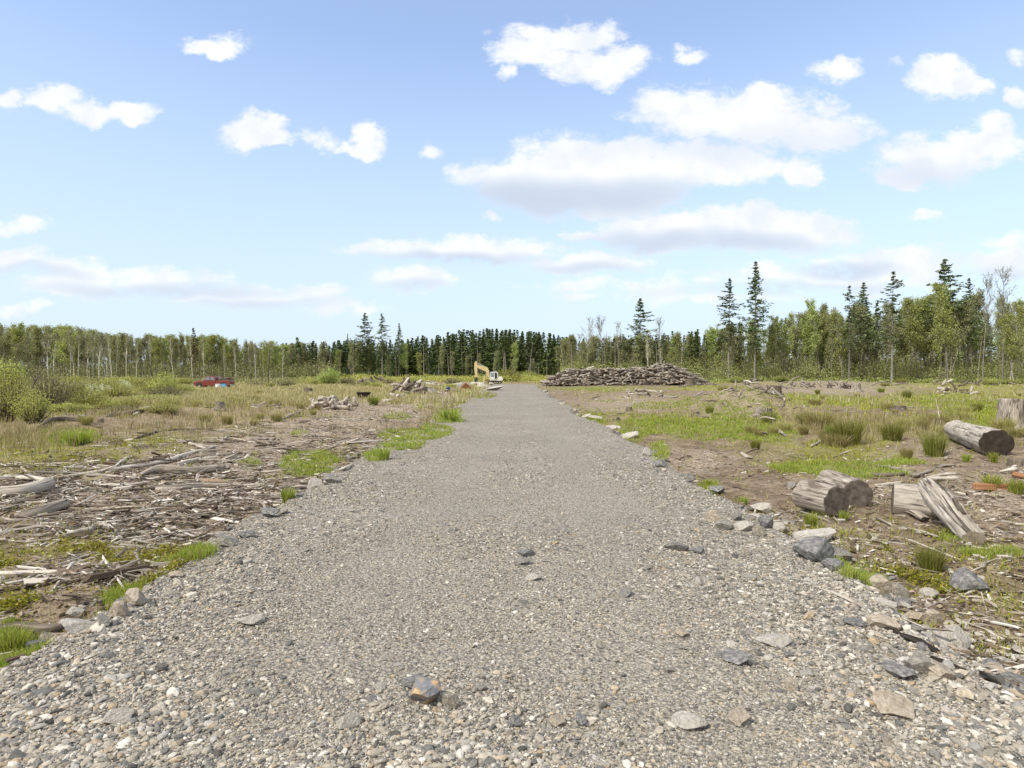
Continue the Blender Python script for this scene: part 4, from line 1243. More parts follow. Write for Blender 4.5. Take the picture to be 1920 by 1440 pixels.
# black rotten wood strip
M['char_wood'] = m_wood('black_rotten_wood', (.018, .015, .012), (.05, .043, .037), (.15, .135, .12), crack=.5, bstr=1.0)
for i, (pp, wd_) in enumerate([([(1640, 1172), (1668, 1182), (1700, 1198)], 13), ([(1690, 1195), (1722, 1208), (1760, 1228)], 24), ([(1745, 1215), (1785, 1232), (1830, 1256)], 26), ([(1735, 1232), (1775, 1246), (1812, 1262)], 16), ([(1815, 1250), (1850, 1272), (1880, 1290)], 20)]):
    stick(pp, wd_, M['char_wood'], ['thin start of the black rotten wood strip', 'second piece of the black rotten wood strip from the left', 'broad middle piece of the black rotten wood strip',
                              'lower black rotten wood piece behind the ochre stone', 'last black rotten wood piece toward the right edge'][i], 'rotten_wood', 'rotten wood', 14, 500 + i, bump=.7, flat=.5, ends=(.4, .4), sub=8, cracks=.3)
# edge rows of small stones
for side, n in ((-1, 170), (1, 190)):
    for k in range(n):
        y = 2.9 * (70 / 2.9) ** (random.random() ** 1.15)
        hw = float(road_half(np.array([y]), side)[0])
        x = side * (hw + random.gauss(.10, .12))
        s = random.uniform(.03, .085) * (1 + y / 34)
        z = float(top_z(np.array([x]), np.array([y]))[0])
        kk = random.choice('ggbtpp' if side > 0 else 'ggbbt')
        o = link('edge_stone', random.choice(ROCKS[kk]), None, (x, y, z + s * .12), (random.gauss(0, .12), random.gauss(0, .12), PI / 2 + random.gauss(0, .35)), (s * 1.3, s * .7, s * .36))
        tag(o, 'small stone in the row along the %s edge of the road' % ('left' if side < 0 else 'right'), 'stone', 'small stones along the %s road edge' % ('left' if side < 0 else 'right'))
for k in range(28):
    px, py = random.uniform(60, 1900), 1000 + 350 * random.random() ** .8
    g = G(px, py)
    if in_road(np.array([g.x]), np.array([g.y]))[0] < .5: continue
    s = random.uniform(.018, .042)
    o = link('road_stone', random.choice(ROCKS[random.choice('ggbtp')]), None, (g.x, g.y, g.z + s * .15), (random.gauss(0, .2), random.gauss(0, .2), random.uniform(0, 3)), (s, s * .8, s * .36))
    tag(o, 'fist sized stone lying loose on the gravel road', 'stone', 'larger stones loose on the road')


# ------------------------------------------------------------------ stumps
def stump(px, py, wpx, hpx, mt, cut, label, seed, roots=5, flare=1.5):
    g = G(px, py); s = g.y / F
    r, h = wpx * s / 2, hpx * s
    root = empty('stump', (g.x, g.y + r * .5, g.z))
    o = tube_obj('trunk_base', [(0, 0, -.15 * h), (0, 0, h * .2), (0, 0, h * .6), (.03 * h, 0, h)], [r * flare, r * 1.15, r, r * .95], mt, cut, root, sides=22, sub=5, bump=.14, seed=seed, cracks=.12)
    r1 = random.Random(seed)
    for k in range(roots):
        a = r1.uniform(0, 2 * PI); L = r * r1.uniform(1.4, 2.4)
        tube_obj('root', [(math.cos(a) * r * .6, math.sin(a) * r * .6, h * .3), (math.cos(a) * r * 1.3, math.sin(a) * r * 1.3, h * .12), (math.cos(a) * L, math.sin(a) * L, -.02)],
                 [r * .3, r * .22, r * .07], mt, parent=root, sides=8, sub=4, bump=.25, seed=seed + k)
    return tag(root, label, 'stump')


stump(1331, 752, 20, 14, WD, M['cut_grey'], 'flat topped brown stump on the mound just left of the brush heap', 201)
stump(1456, 741, 20, 18, WD, M['cut_grey'], 'dark stump with a broken limb on its right side beyond the mound', 202)
stump(1607, 736, 16, 16, W_, M['cut_warm'], 'grey peaked stump with spreading roots on the far right clearing', 203, 7, 2.2)
stump(1295, 724, 16, 13, WD, M['cut_grey'], 'stump at the foot of the right end of the log pile', 204)
stump(1434, 784, 32, 20, W_, M['cut_grey'], 'rooty stump showing pale roots below the brush mound', 205, 8, 1.4)
stump(410, 769, 17, 15, W_, M['cut_dark'], 'weathered stump with a dark split in the left field', 206, 8, 1.6)
stump(577, 740, 17, 12, WD, M['cut_dark'], 'low dark stump in the dry grass left of the black tub', 207)
stump(546, 735, 12, 7, WD, M['cut_dark'], 'smallest dark stump in the dry grass far left of the tub', 208)
stump(1180, 768, 12, 8, WD, M['cut_dark'], 'tiny dark stump on bare soil near the right road edge', 209, 3)
stump(1690, 770, 22, 9, WD, M['cut_grey'], 'low brown stump among the rushes on the right', 210)


# ------------------------------------------------------------------ rush tufts
def tuft_mesh(name, n, h, spread, mt, seed, wd=.006):
    r1 = np.random.default_rng(seed)
    a = r1.uniform(0, 2 * PI, n); rr = np.sqrt(r1.random(n)) * spread * .35
    x, y = np.cos(a) * rr, np.sin(a) * rr
    hh = h * r1.uniform(.5, 1.0, n); ln = np.abs(r1.normal(0, .34, n)) * hh
    la = a + r1.normal(0, .5, n)
    wa = r1.uniform(0, 2 * PI, n); dx_, dy_ = np.cos(wa) * wd, np.sin(wa) * wd
    rows = []
    for f, k, wk in ((0, 0, 1), (.45, .25, .9), (.8, .62, .6), (.97, 1, 0.05)):
        rows.append(np.stack([x + np.cos(la) * ln * k - dx_ * wk, y + np.sin(la) * ln * k - dy_ * wk, hh * f - .02], -1))
        rows.append(np.stack([x + np.cos(la) * ln * k + dx_ * wk, y + np.sin(la) * ln * k + dy_ * wk, hh * f - .02], -1))
    V = np.stack(rows, 1).reshape(-1, 3)
    i = np.arange(n)[:, None] * 8
    Fq = np.concatenate([i + [0, 1, 3, 2], i + [2, 3, 5, 4], i + [4, 5, 7, 6]])
    return mesh_from(name, V, Fq, mt)


TG = [tuft_mesh('grass_tuft', 900, .55, .42, M['rush'], 1, .0032), tuft_mesh('grass_tuft', 800, .6, .48, M['rush'], 2, .0032)]
TD = [tuft_mesh('grass_tuft', 800, .5, .5, M['rush_dry'], 3, .0032), tuft_mesh('grass_tuft', 700, .55, .45, M['rush_dry'], 4, .0032)]
TB = [tuft_mesh('grass_tuft', 260, .3, .25, M['bright'], 5, .005), tuft_mesh('grass_tuft', 200, .28, .22, M['bright'], 6, .005)]


def tuft(px, py, hpx, kinds, label, grp=None, wide=1.0, name='grass_tuft'):
    g = G(px, py); s = hpx * g.y / F / .55
    if kinds is TB: s *= 2
    o = link(name, random.choice(kinds), None, (g.x, g.y, g.z), (0, 0, random.uniform(0, 6)), (s * wide, s * wide, s))
    return tag(o, label, 'grass tuft', grp)


tuft(1590, 830, 48, TG, 'biggest dark green rush clump right of the road', wide=1.3)
tuft(1562, 826, 36, TG, 'green rush clump touching the left side of the biggest clump')
tuft(1672, 826, 42, TG, 'dark green rush clump between the biggest clump and the bleached log', wide=1.2)
tuft(1752, 855, 48, TG, 'tall rush clump just left of the bleached log')
tuft(1535, 805, 44, TD, 'straw tinged rush clump behind the biggest clump', wide=1.4)
tuft(1700, 859, 26, TD, 'thin olive tuft left of the tall rush clump')
tuft(1745, 1070, 48, TG, 'vivid green tuft in front of the leaning log', wide=1.2)
tuft(1520, 986, 28, TB, 'bright small tuft in front of the nearest log round')
tuft(1582, 976, 22, TB, 'bright small tuft under the dark face of the nearest round')
tuft(1860, 918, 34, TB, 'yellow green tuft growing in front of the timber beam')
tuft(1905, 920, 30, TB, 'second yellow tuft before the timber beam at the right edge')
tuft(1812, 866, 18, TB, 'lime tuft left of the blackened log end')
tuft(1862, 870, 22, TB, 'lime tuft below the blackened log end')
tuft(1470, 806, 22, TD, 'drooping dry tuft on the bright grass', wide=1.8)
tuft(1330, 778, 20, TG, 'dark tuft on the slope of the brown mound')
tuft(1355, 765, 20, TD, 'olive tuft on top of the brown mound')
tuft(1700, 748, 20, TG, 'round green tuft on the far right clearing')
tuft(1533, 740, 12, TG, 'small dark tuft behind the mound')
tuft(1522, 760, 14, TG, 'small tuft at the right end of the far lime strip')
tuft(1880, 812, 34, TD, 'reddish dry tuft between bleached log and tall stump', wide=1.5)
tuft(1330, 912, 16, TB, 'little green tuft on the right road edge by tan soil')
tuft(1395, 945, 16, TB, 'little tuft above the small stone row')
tuft(540, 945, 30, TB, 'upright green tuft growing at the left road edge')
tuft(700, 760, 20, TG, 'dark green tuft just right of the black tub', wide=1.3)
tuft(25, 1225, 50, TB, 'fresh green tuft at the lower left corner')
tuft(15, 1180, 26, TB, 'fresh green tuft above the rotten log at lower left')
tuft(845, 790, 28, TB, 'tall yellow green tuft on the left road edge', wide=1.6)
tuft(145, 835, 34, TB, 'bright tuft in the moss at far left', wide=1.6)
tuft(720, 862, 26, TB, 'lime tuft leaning over the left road edge')
tuft(1830, 1010, 22, TB, 'small green tuft left of the fallen logs far end')
for k in range(46):
    px, py = random.uniform(1380, 1990), random.uniform(735, 845)
    tuft(px, py, random.uniform(14, 34) * (py - 700) / 110, random.choice([TG, TD, TD]), 'rush tuft scattered over the green part of the right clearing', 'rush tufts on the right clearing', random.uniform(1, 1.7))
for k in range(34):
    px, py = random.uniform(-60, 600), random.uniform(722, 800)
    tuft(px, py, random.uniform(12, 24) * (py - 695) / 90, TD, 'dry olive tuft scattered over the left field', 'dry tufts in the left field', random.uniform(1, 1.7))

# ------------------------------------------------------------------ trees
def ray_leaves(pos, size, r1, flatness=.5, elong=1.0):
    """one small triangle-pair leaf spray at each position"""
    m = len(pos)
    L = np.array([[-.5, 0, 0], [0, -.42, .1], [.6, 0, -.05], [0, .42, .1]]); LF = np.array([[0, 1, 2, 3]])
    R = rotz(r1.uniform(0, 2 * PI, m)) @ roty(r1.normal(0, flatness, m)) @ rotx(r1.normal(0, flatness, m))
    s = size * r1.uniform(.5, 1.35, m)
    return scatter(L, LF, pos, R, np.stack([s * elong, s, s], -1))


def seg_tubes(segs, sides=4):
    """many thin tapered limbs: rows of (p0, p1, r0, r1)"""
    p0 = np.array([s[0] for s in segs]); p1 = np.array([s[1] for s in segs]); r0 = np.array([s[2] for s in segs]); r1_ = np.array([s[3] for s in segs])
    T = p1 - p0; T /= np.linalg.norm(T, axis=1)[:, None] + 1e-9
    up = np.where(np.abs(T[:, 2:3]) < .9, np.array([[0, 0, 1.0]]), np.array([[1.0, 0, 0]]))
    S = np.cross(T, up); S /= np.linalg.norm(S, axis=1)[:, None]; U = np.cross(S, T)
    th = np.arange(sides) / sides * 2 * PI
    ring = lambda p, r: p[:, None] + (S[:, None] * np.cos(th)[None, :, None] + U[:, None] * np.sin(th)[None, :, None]) * r[:, None, None]
    V = np.concatenate([ring(p0, r0), ring(p1, r1_)], 1).reshape(-1, 3)
    j = np.arange(sides); f = np.stack([j, (j + 1) % sides, sides + (j + 1) % sides, sides + j], -1)
    Fq = (f[None] + (np.arange(len(segs)) * 2 * sides)[:, None, None]).reshape(-1, 4)
    return V, Fq


def conifer(seed, H=24.0, bare=.35, wid=.16, whorls=26, per=6, dens=7, lsize=.55, mt='fir', bark='bark_grey', ragged=.35, r_base=None):
    r1 = np.random.default_rng(seed)
    segs = []; n = 14; lean = r1.normal(0, .012, 2)
    rb = r_base or H * .011
    tr = lambda z: np.array([lean[0] * z + .0006 * H * math.sin(z * .5), lean[1] * z, z])
    for i in range(n):
        z0, z1 = H * i / n, H * (i + 1) / n
        segs.append((tr(z0), tr(z1), rb * (1 - .93 * i / n) * (1.25 if i == 0 else 1), rb * (1 - .93 * (i + 1) / n)))
    P = []
    for wv_ in range(whorls):
        t = (wv_ + r1.uniform(-.3, .3)) / (whorls - 1); t = min(max(t, 0), 1)
        z = H * (bare + (1 - bare) * (t ** .92)); z = min(z, H * .995)
        prof = (1 - t) ** .95 * 1.15 * (1.0 if t > .18 else .55 + 2.5 * t)
        R0 = H * wid * prof + .12
        for b_ in range(per):
            if r1.random() < .16: continue
            a = r1.uniform(0, 2 * PI); L = R0 * r1.uniform(1 - ragged * 1.3, 1 + ragged * .6) * (1 + .28 * math.cos(a - seed - z * .35))
            rise = r1.uniform(-.38, .16) + .5 * t
            end = tr(z) + np.array([math.cos(a) * L, math.sin(a) * L, L * rise])
            st_ = tr(z)
            segs.append((st_, end, rb * .12 + .01, .01))
            m = int(dens * (.45 + L / (H * wid))) + 1
            f = r1.uniform(.22, 1.0, m) ** .75
            pp = st_ + (end - st_) * f[:, None]
            pp[:, 2] += -.10 * L * f ** 2 + np.where(f > .85, .04 * L, 0)
            side = r1.normal(0, .09 * L + .05, m)
            pp[:, 0] += -math.sin(a) * side; pp[:, 1] += math.cos(a) * side; pp[:, 2] += r1.normal(0, .05, m) - np.abs(side) * .2
            P.append(pp)
    # leader
    zt = np.linspace(H * .93, H * 1.0, 6); P.append(np.stack([lean[0] * zt, lean[1] * zt, zt], -1) + r1.normal(0, .04, (6, 3)))
    # dead stubs below the crown
    for k in range(12):
        z = H * r1.uniform(.15, bare + .05); a = r1.uniform(0, 2 * PI); L = r1.uniform(.3, 1.2)
        segs.append((tr(z), tr(z) + np.array([math.cos(a) * L, math.sin(a) * L, -.1 * L]), .025, .008))
    P = np.concatenate(P)
    V, Fq = ray_leaves(P, lsize, r1, .32, 1.5)
    crown = mesh_from('crown', V, Fq, M[mt])
    V, Fq = seg_tubes(segs, 6)
    trunk = mesh_from('trunk', V, Fq, M[bark], smooth=True)
    return trunk, crown


def broadleaf(seed, H=16.0, bare=.35, wid=.22, limbs=14, twigs=6, leaves_n=1500, lsize=.35, mt='alder', bark='bark_grey', up=.9, r_base=None, stems=1, leaf_bias=.5, sag=0):
    r1 = np.random.default_rng(seed)
    segs, ends = [], []
    rb = r_base or H * .010
    for s_ in range(stems):
        ln = r1.normal(0, .05 if stems == 1 else .18, 2); off = r1.normal(0, .02 * H if stems > 1 else 0, 2)
        wob = r1.uniform(0, 6, 2)
        tr = lambda z: np.array([off[0] + ln[0] * z + .012 * H * math.sin(z / H * 5 + wob[0]), off[1] + ln[1] * z + .012 * H * math.sin(z / H * 4 + wob[1]), z])
        Hs = H * (r1.uniform(.8, 1) if s_ else 1)
        n = 10
        for i in range(n): segs.append((tr(Hs * .93 * i / n), tr(Hs * .93 * (i + 1) / n), rb * (1 - .85 * i / n), rb * (1 - .85 * (i + 1) / n)))
        for k in range(limbs // stems):
            z = Hs * (bare + (.95 - bare) * r1.random() ** .8); a = r1.uniform(0, 2 * PI)
            t = (z / Hs - bare) / (1 - bare)
            L = H * wid * (1 - .55 * t) * r1.uniform(.6, 1.2)
            rise = up * r1.uniform(.6, 1.3)
            d = np.array([math.cos(a), math.sin(a), rise]); d /= np.linalg.norm(d)
            p = tr(z); r = rb * .38 * (1 - .5 * t)
            q1 = p + d * L * .5; d2 = d + np.array([0, 0, .35]) + r1.normal(0, .12, 3); d2 /= np.linalg.norm(d2); q2 = q1 + d2 * L * .5
            q2[2] = min(q2[2], Hs)
            segs += [(p, q1, r, r * .6), (q1, q2, r * .6, .012)]
            for m in range(twigs):
                f = r1.uniform(.25, 1); b0 = p + (q1 - p) * f * 2 if f < .5 else q1 + (q2 - q1) * (f - .5) * 2
                dd = d2 + r1.normal(0, .55, 3); dd[2] += up * .3 - sag; dd /= np.linalg.norm(dd)
                e = b0 + dd * L * r1.uniform(.2, .5); segs.append((b0, e, r * .3 + .014, .012)); ends.append((b0, e))
    E0 = np.array([e[0] for e in ends]); E1 = np.array([e[1] for e in ends])
    if leaves_n:
        # leaf density differs from limb to limb, leaving gaps and clumps
        wgt = r1.random(len(E0)) ** 1.5 + .08; wgt /= wgt.sum()
        i = r1.choice(len(E0), leaves_n, p=wgt); f = r1.random(leaves_n) ** leaf_bias
        P = E0[i] + (E1[i] - E0[i]) * f[:, None] + r1.normal(0, .016 * H + .1, (leaves_n, 3)) * np.array([1, 1, .8])
        V, Fq = ray_leaves(P, lsize, r1, .8)
        crown = mesh_from('crown', V, Fq, M[mt])
    else: crown = None
    V, Fq = seg_tubes(segs, 5)
    return mesh_from('trunk', V, Fq, M[bark], smooth=True), crown


PT = {
    'fir': [conifer(k, 17, .44, .115, 24, 7, 7, .46, 'fir', ragged=.3) for k in range(6)],
    'firg': [conifer(k + 20, 16, .18, .15, 22, 7, 7, .5, 'fir_mid', 'bark_brown') for k in range(3)],
    'tall': [conifer(50, 30, .40, .18, 30, 6, 15, .52, 'fir', ragged=.6), conifer(51, 34, .30, .175, 40, 7, 16, .54, 'fir', ragged=.5), conifer(52, 26, .35, .25, 28, 7, 16, .52, 'fir', ragged=.5),
             conifer(53, 28, .38, .20, 26, 6, 14, .52, 'fir', ragged=.65)],
    'alder': [broadleaf(k + 60, 14, .24, .17, 30, 7, 1900, .27, 'alder', up=1.7) for k in range(5)],
    'bud': [broadleaf(k + 70, 14, .32, .18, 26, 8, 1200, .24, 'budding', up=1.8, r_base=.12) for k in range(4)],
    'birch': [broadleaf(k + 80, 14, .42, .14, 20, 8, 800, .22, 'budding', 'bark_white', up=1.8, r_base=.17) for k in range(5)],
    'maple': [broadleaf(k + 90, 17, .22, .22, 34, 8, 3600, .29, 'maple', up=1.1, r_base=.17, stems=1 + k % 2) for k in range(5)],
    'mapled': [broadleaf(k + 100, 17, .25, .20, 32, 8, 3000, .29, 'alder', up=1.2, r_base=.16, stems=1 + k % 2) for k in range(4)],
    'bare': [broadleaf(k + 110, 20, .5, .2, 24, 9, 260, .22, 'budding', 'bark_grey', up=1.4, r_base=.16) for k in range(4)],
    'dead': [conifer(120, 18, .3, .13, 20, 6, 7, .5, 'dead', 'bark_brown', ragged=.6)],
}
NAMES = {'fir': 'fir_tree', 'firg': 'fir_tree', 'tall': 'tall_fir_tree', 'alder': 'alder_tree', 'bud': 'alder_tree', 'birch': 'birch_tree', 'maple': 'maple_tree', 'mapled': 'maple_tree', 'bare': 'bare_tree', 'dead': 'dead_fir_tree'}
HT = {'fir': 17, 'firg': 16, 'alder': 14, 'bud': 14, 'birch': 14, 'maple': 17, 'mapled': 17, 'bare': 20, 'dead': 18}


def tree(kind, x, y, H, label, group=None, v=None, xs=1.0):
    ps = PT[kind]; v = random.randrange(len(ps)) if v is None else v
    tr_, cr_ = ps[v]
    h0 = {'tall': (30, 34, 26, 28)}.get(kind, None); h0 = h0[v] if h0 else HT[kind]
    s = H / h0
    z = float(gz(np.array([x]), np.array([y]))[0]) - .1
    o = empty(NAMES[kind], (x, y, z), random.uniform(0, 2 * PI), (s * xs, s * xs, s))
    link('trunk', tr_, o)
    if cr_ is not None: link('crown', cr_, o)
    return tag(o, label, 'tree', group)


def tree_at(kind, px, top_py, D, label, group=None, v=None, xs=1.0):
    H = CAM_H + .2 + (704 - top_py) * D / F
    return tree(kind, (px - 960) * D / F, D, H, label, group, v, xs)


# named trees
tree_at('tall', 1415, 490, 150, 'tallest dark fir standing alone in front of the right wood, long bare trunk', v=1, xs=.85)
tree_at('tall', 1366, 523, 152, 'slimmer ragged fir just left of the tallest fir', v=0, xs=.95)
tree_at('tall', 1199, 562, 165, 'pointed fir rising above the log pile', v=2, xs=.95)
tree_at('tall', 1672, 510, 145, 'open crowned fir with bare lower trunk in the right wood', v=3, xs=.95)
tree_at('tall', 1768, 488, 158, 'broadest dark fir towering behind the pale green maples at right', v=2, xs=1.0)
tree_at('tall', 1592, 536, 150, 'left fir of the close pair in the right wood', v=3, xs=.8)
tree_at('tall', 1620, 530, 156, 'right fir of the close pair in the right wood', v=1, xs=.95)
tree_at('tall', 1815, 524, 160, 'narrow fir tip showing right of the broadest fir', v=0, xs=.8)
tree_at('tall', 1548, 600, 170, 'short dark fir left of the close pair', v=2, xs=.8)
tree_at('tall', 684, 588, 185, 'left of two fir spires rising above the middle wood', v=2, xs=.9)
tree_at('tall', 717, 589, 180, 'right of two fir spires, with a long bare pale trunk', v=0, xs=.9)
tree_at('tall', 748, 607, 190, 'third thinner spire right of the two fir spires', v=1, xs=.7)
tree_at('tall', 652, 625, 195, 'small spire left of the two fir spires', v=1, xs=.6)
tree_at('fir', 557, 632, 195, 'dark fir poking above the alders left of the spires', v=1, xs=1.3)
tree_at('dead', 364, 615, 170, 'brown dead fir standing above the left alder wood', v=0, xs=.8)
tree_at('bare', 1882, 505, 140, 'tall nearly leafless tree near the right edge against the sky', v=0, xs=.9)
tree_at('bare', 1845, 515, 146, 'second nearly leafless tree left of the tallest bare one', v=1, xs=.7)
tree_at('bare', 1100, 598, 160, 'left bare grey tree above the left part of the log pile', v=2, xs=1.0)
tree_at('bare', 1130, 596, 162, 'right bare grey tree above the left part of the log pile', v=3, xs=1.1)
tree_at('bare', 1238, 598, 160, 'bare tree with pale trunk right of the pointed fir', v=1, xs=.8)
tree_at('bare', 1160, 608, 165, 'small bare tree left of the pointed fir', v=0, xs=.9)
tree_at('birch', 1215, 628, 140, 'pale leaning birch trunk just behind the log pile', v=0, xs=.7)
tree_at('birch', 1240, 640, 142, 'second pale birch trunk behind the log pile', v=1, xs=.7)
tree_at('maple', 1775, 535, 138, 'yellow green maple in front of the broadest fir', v=0, xs=.75)
tree_at('maple', 1900, 575, 130, 'pale green maple at the right edge', v=1, xs=.9)
tree_at('maple', 1470, 598, 160, 'light green maple right of the tallest fir', v=2, xs=.8)
tree_at('maple', 1540, 565, 158, 'thin crowned maple with light stems left of the close firs', v=3, xs=.6)


def top_left(px):
    xs_ = [-300, 0, 60, 120, 200, 300, 380, 450, 520, 600, 660]
    ys_ = [600, 607, 612, 610, 625, 630, 628, 640, 640, 645, 640]
    return float(np.interp(px, xs_, ys_))


def top_mid(px):
    return float(np.interp(px, [560, 640, 760, 850, 920, 1000, 1060, 1100, 1300, 1340], [645, 640, 638, 624, 616, 622, 632, 635, 628, 620]))


def top_right(px):
    return float(np.interp(px, [1040, 1100, 1200, 1300, 1400, 1480, 1560, 1640, 1720, 1800, 1920, 2300], [632, 635, 632, 625, 605, 592, 575, 575, 560, 556, 572, 560]))


def row(px0, px1, step, Df, topf, kinds, lab, grp, jit=10, xs=(.8, 1.15)):
    px = px0
    while px < px1:
        D = Df(px) * random.uniform(.97, 1.04)
        k = random.choice(kinds)
        tp = topf(px) + abs(random.gauss(0, jit)) - jit * .3
        tree_at(k, px + random.uniform(-.3, .3) * step, tp, D, lab[k], grp[k], xs=random.uniform(*xs))
        px += step * random.uniform(.7, 1.3)


labL = {'alder': 'olive alder in the dense wood along the left horizon', 'bud': 'budding thin alder in the dense wood along the left horizon', 'birch': 'white trunked birch in the stand along the left horizon',
        'fir': 'dark plantation fir in the wood across the middle horizon', 'firg': 'mid green bushy fir in the middle wood', 'maple': 'fresh green maple in the right wood', 'mapled': 'dull olive maple in the right wood', 'bare': 'bare grey tree in the right wood'}
grpL = {'alder': 'alders of the left wood', 'bud': 'budding alders of the left wood', 'birch': 'birches of the left wood', 'fir': 'firs of the middle wood', 'firg': 'green firs of the middle wood',
        'maple': 'green maples of the right wood', 'mapled': 'olive maples of the right wood', 'bare': 'bare trees of the right wood'}
row(-60, 130, 11, lambda p: 165, top_left, ['alder', 'maple', 'bud', 'birch'], {**labL, 'maple': 'fresh green tree standing in the left wood'}, {**grpL, 'maple': 'green trees of the left wood'}, 12, (.6, 1.25))
row(125, 215, 7, lambda p: 165, top_left, ['birch', 'birch', 'bud'], labL, grpL, 6, (.7, .95))
row(215, 560, 10, lambda p: 175, top_left, ['alder', 'alder', 'bud', 'bud', 'birch', 'maple'], {**labL, 'maple': 'fresh green tree standing in the left wood'}, {**grpL, 'maple': 'green trees of the left wood'}, 13, (.6, 1.25))
row(200, 560, 30, lambda p: 166, top_left, ['birch'], labL, grpL, 8, (.5, .9))
row(-60, 560, 13, lambda p: 185, lambda p: top_left(p) + 2, ['alder', 'bud', 'maple'], {**labL, 'maple': 'fresh green tree standing in the left wood'}, {**grpL, 'maple': 'green trees of the left wood'}, 12, (.6, 1.3))
row(520, 700, 11, lambda p: 190, top_mid, ['fir', 'alder', 'firg', 'bud'], labL, grpL, 6)
row(560, 1060, 9.5, lambda p: 195, top_mid, ['fir', 'fir', 'firg', 'firg'], labL, grpL, 18, (.8, 1.6))
row(600, 1080, 12, lambda p: 205, lambda p: top_mid(p) - 2, ['fir'], labL, grpL, 6, (.8, 1.05))
row(600, 1060, 30, lambda p: 182, lambda p: 655 + 12 * math.sin(p * .09), ['bud', 'maple', 'alder'], {**labL, 'bud': 'low budding tree before the middle firs', 'maple': 'low fresh green tree before the middle firs', 'alder': 'low olive tree before the middle firs'}, {**grpL, 'bud': 'low trees before the middle firs', 'maple': 'low green trees before the middle firs', 'alder': 'low olive trees before the middle firs'}, 10, (.8, 1.5))
row(1060, 1360, 12, lambda p: 165, top_right, ['mapled', 'mapled', 'firg', 'maple', 'mapled'], labL, grpL, 7)
row(1070, 1400, 15, lambda p: 180, lambda p: top_right(p) - 6, ['fir', 'mapled', 'bare'], labL, grpL, 6)
row(1360, 1990, 14, lambda p: 158, top_right, ['maple', 'mapled', 'maple', 'mapled', 'bare'], labL, grpL, 12, (.6, .85))
row(1370, 1990, 24, lambda p: 175, lambda p: top_right(p) - 4, ['mapled', 'firg', 'maple'], labL, grpL, 8, (.6, .85))

# further trees behind the front rows: one unlabelled mass of the same trees
def massed(kinds, spots, name, label, mt_of):
    byk = {}
    for (px, tp, D) in spots:
        k = random.choice(kinds); ps = PT[k]; v = random.randrange(len(ps))
        H = CAM_H + .2 + (704 - tp) * D / F; s = H / HT[k]
        byk.setdefault((k, v), []).append(((px - 960) * D / F, D, s))
    Vs, Fs, Ms, off, mats = [], [], [], 0, []
    for (k, v), lst in byk.items():
        for me in PT[k][v]:
            if me is None: continue
            n = len(me.vertices); co = np.empty(n * 3, np.float32); me.vertices.foreach_get('co', co); co = co.reshape(-1, 3)
            nf = len(me.polygons); vi = np.empty(nf * 4, np.int32); me.polygons.foreach_get('vertices', vi) if False else me.loops.foreach_get('vertex_index', vi)
            vi = vi.reshape(-1, 4)
            if me.materials[0] not in mats: mats.append(me.materials[0])
            mi = mats.index(me.materials[0])
            arr = np.array(lst); m = len(arr)
            R = rotz(rng.uniform(0, 2 * PI, m))
            W, Ff = scatter(co, vi, np.stack([arr[:, 0], arr[:, 1], np.full(m, -.3)], -1), R, np.stack([arr[:, 2] * .9, arr[:, 2] * .9, arr[:, 2]], -1))
            Vs.append(W); Fs.append(Ff + off); Ms.append(np.full(len(Ff), mi)); off += len(W)
    me = mesh_from(name, np.concatenate(Vs), np.concatenate(Fs), mats, midx=np.concatenate(Ms))
    return tag(link(name, me), label, 'wood', kind='stuff')


massed(['alder', 'bud', 'alder'], [(p + random.uniform(-8, 8), top_left(p) + random.uniform(0, 8), random.uniform(195, 260)) for p in np.linspace(-280, 620, 130)], 'woodland', 'far mass of alder wood behind the left treeline', None)
massed(['fir'], [(p + random.uniform(-8, 8), top_mid(p) + random.uniform(-2, 8), random.uniform(212, 300)) for p in np.linspace(480, 1330, 170)], 'fir_woodland', 'far mass of dark firs behind the middle treeline', None)
massed(['mapled', 'maple', 'firg'], [(p + random.uniform(-8, 8), top_right(p) + random.uniform(14, 34), random.uniform(185, 260)) for p in np.linspace(1060, 2260, 90)], 'maple_woodland', 'far mass of mixed trees behind the right treeline', None)


# undergrowth under and before the woods
def brush(n, pxr, Dr, hr, mt, name, label, size=.35):
    px = rng.uniform(*pxr, n); D = rng.uniform(*Dr, n)
    x = (px - 960) * D / F
    hh = hr[0] + (hr[1] - hr[0]) * fbm(x, D, .25, 3) ** 1.2
    z = gz(x, D) + rng.random(n) ** .8 * hh
    V, Fq = ray_leaves(np.stack([x, D, z], -1), size, rng, .9)
    tag(link(name, mesh_from(name, V, Fq, mt)), label, 'undergrowth', kind='stuff')


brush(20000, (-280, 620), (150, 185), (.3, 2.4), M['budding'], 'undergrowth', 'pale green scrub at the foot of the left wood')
brush(34000, (-280, 620), (160, 186), (1.0, 9), M['alder'], 'left_saplings', 'olive saplings filling the left wood', .26)
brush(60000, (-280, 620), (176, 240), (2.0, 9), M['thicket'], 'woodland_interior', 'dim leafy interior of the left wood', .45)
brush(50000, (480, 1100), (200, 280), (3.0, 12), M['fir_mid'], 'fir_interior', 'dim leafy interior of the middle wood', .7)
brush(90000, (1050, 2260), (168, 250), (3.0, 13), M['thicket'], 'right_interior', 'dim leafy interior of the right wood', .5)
brush(14000, (560, 1060), (150, 182), (.5, 2.4), M['willow'], 'edge_scrub', 'yellow green scrub before the middle firs', .3)
brush(60000, (1050, 2240), (150, 176), (1.0, 9.0), M['maple'], 'right_saplings', 'yellow green saplings filling the right wood', .24)
brush(36000, (1050, 2240), (150, 176), (1.0, 7.0), M['alder'], 'right_undergrowth', 'olive scrub inside the right wood', .26)
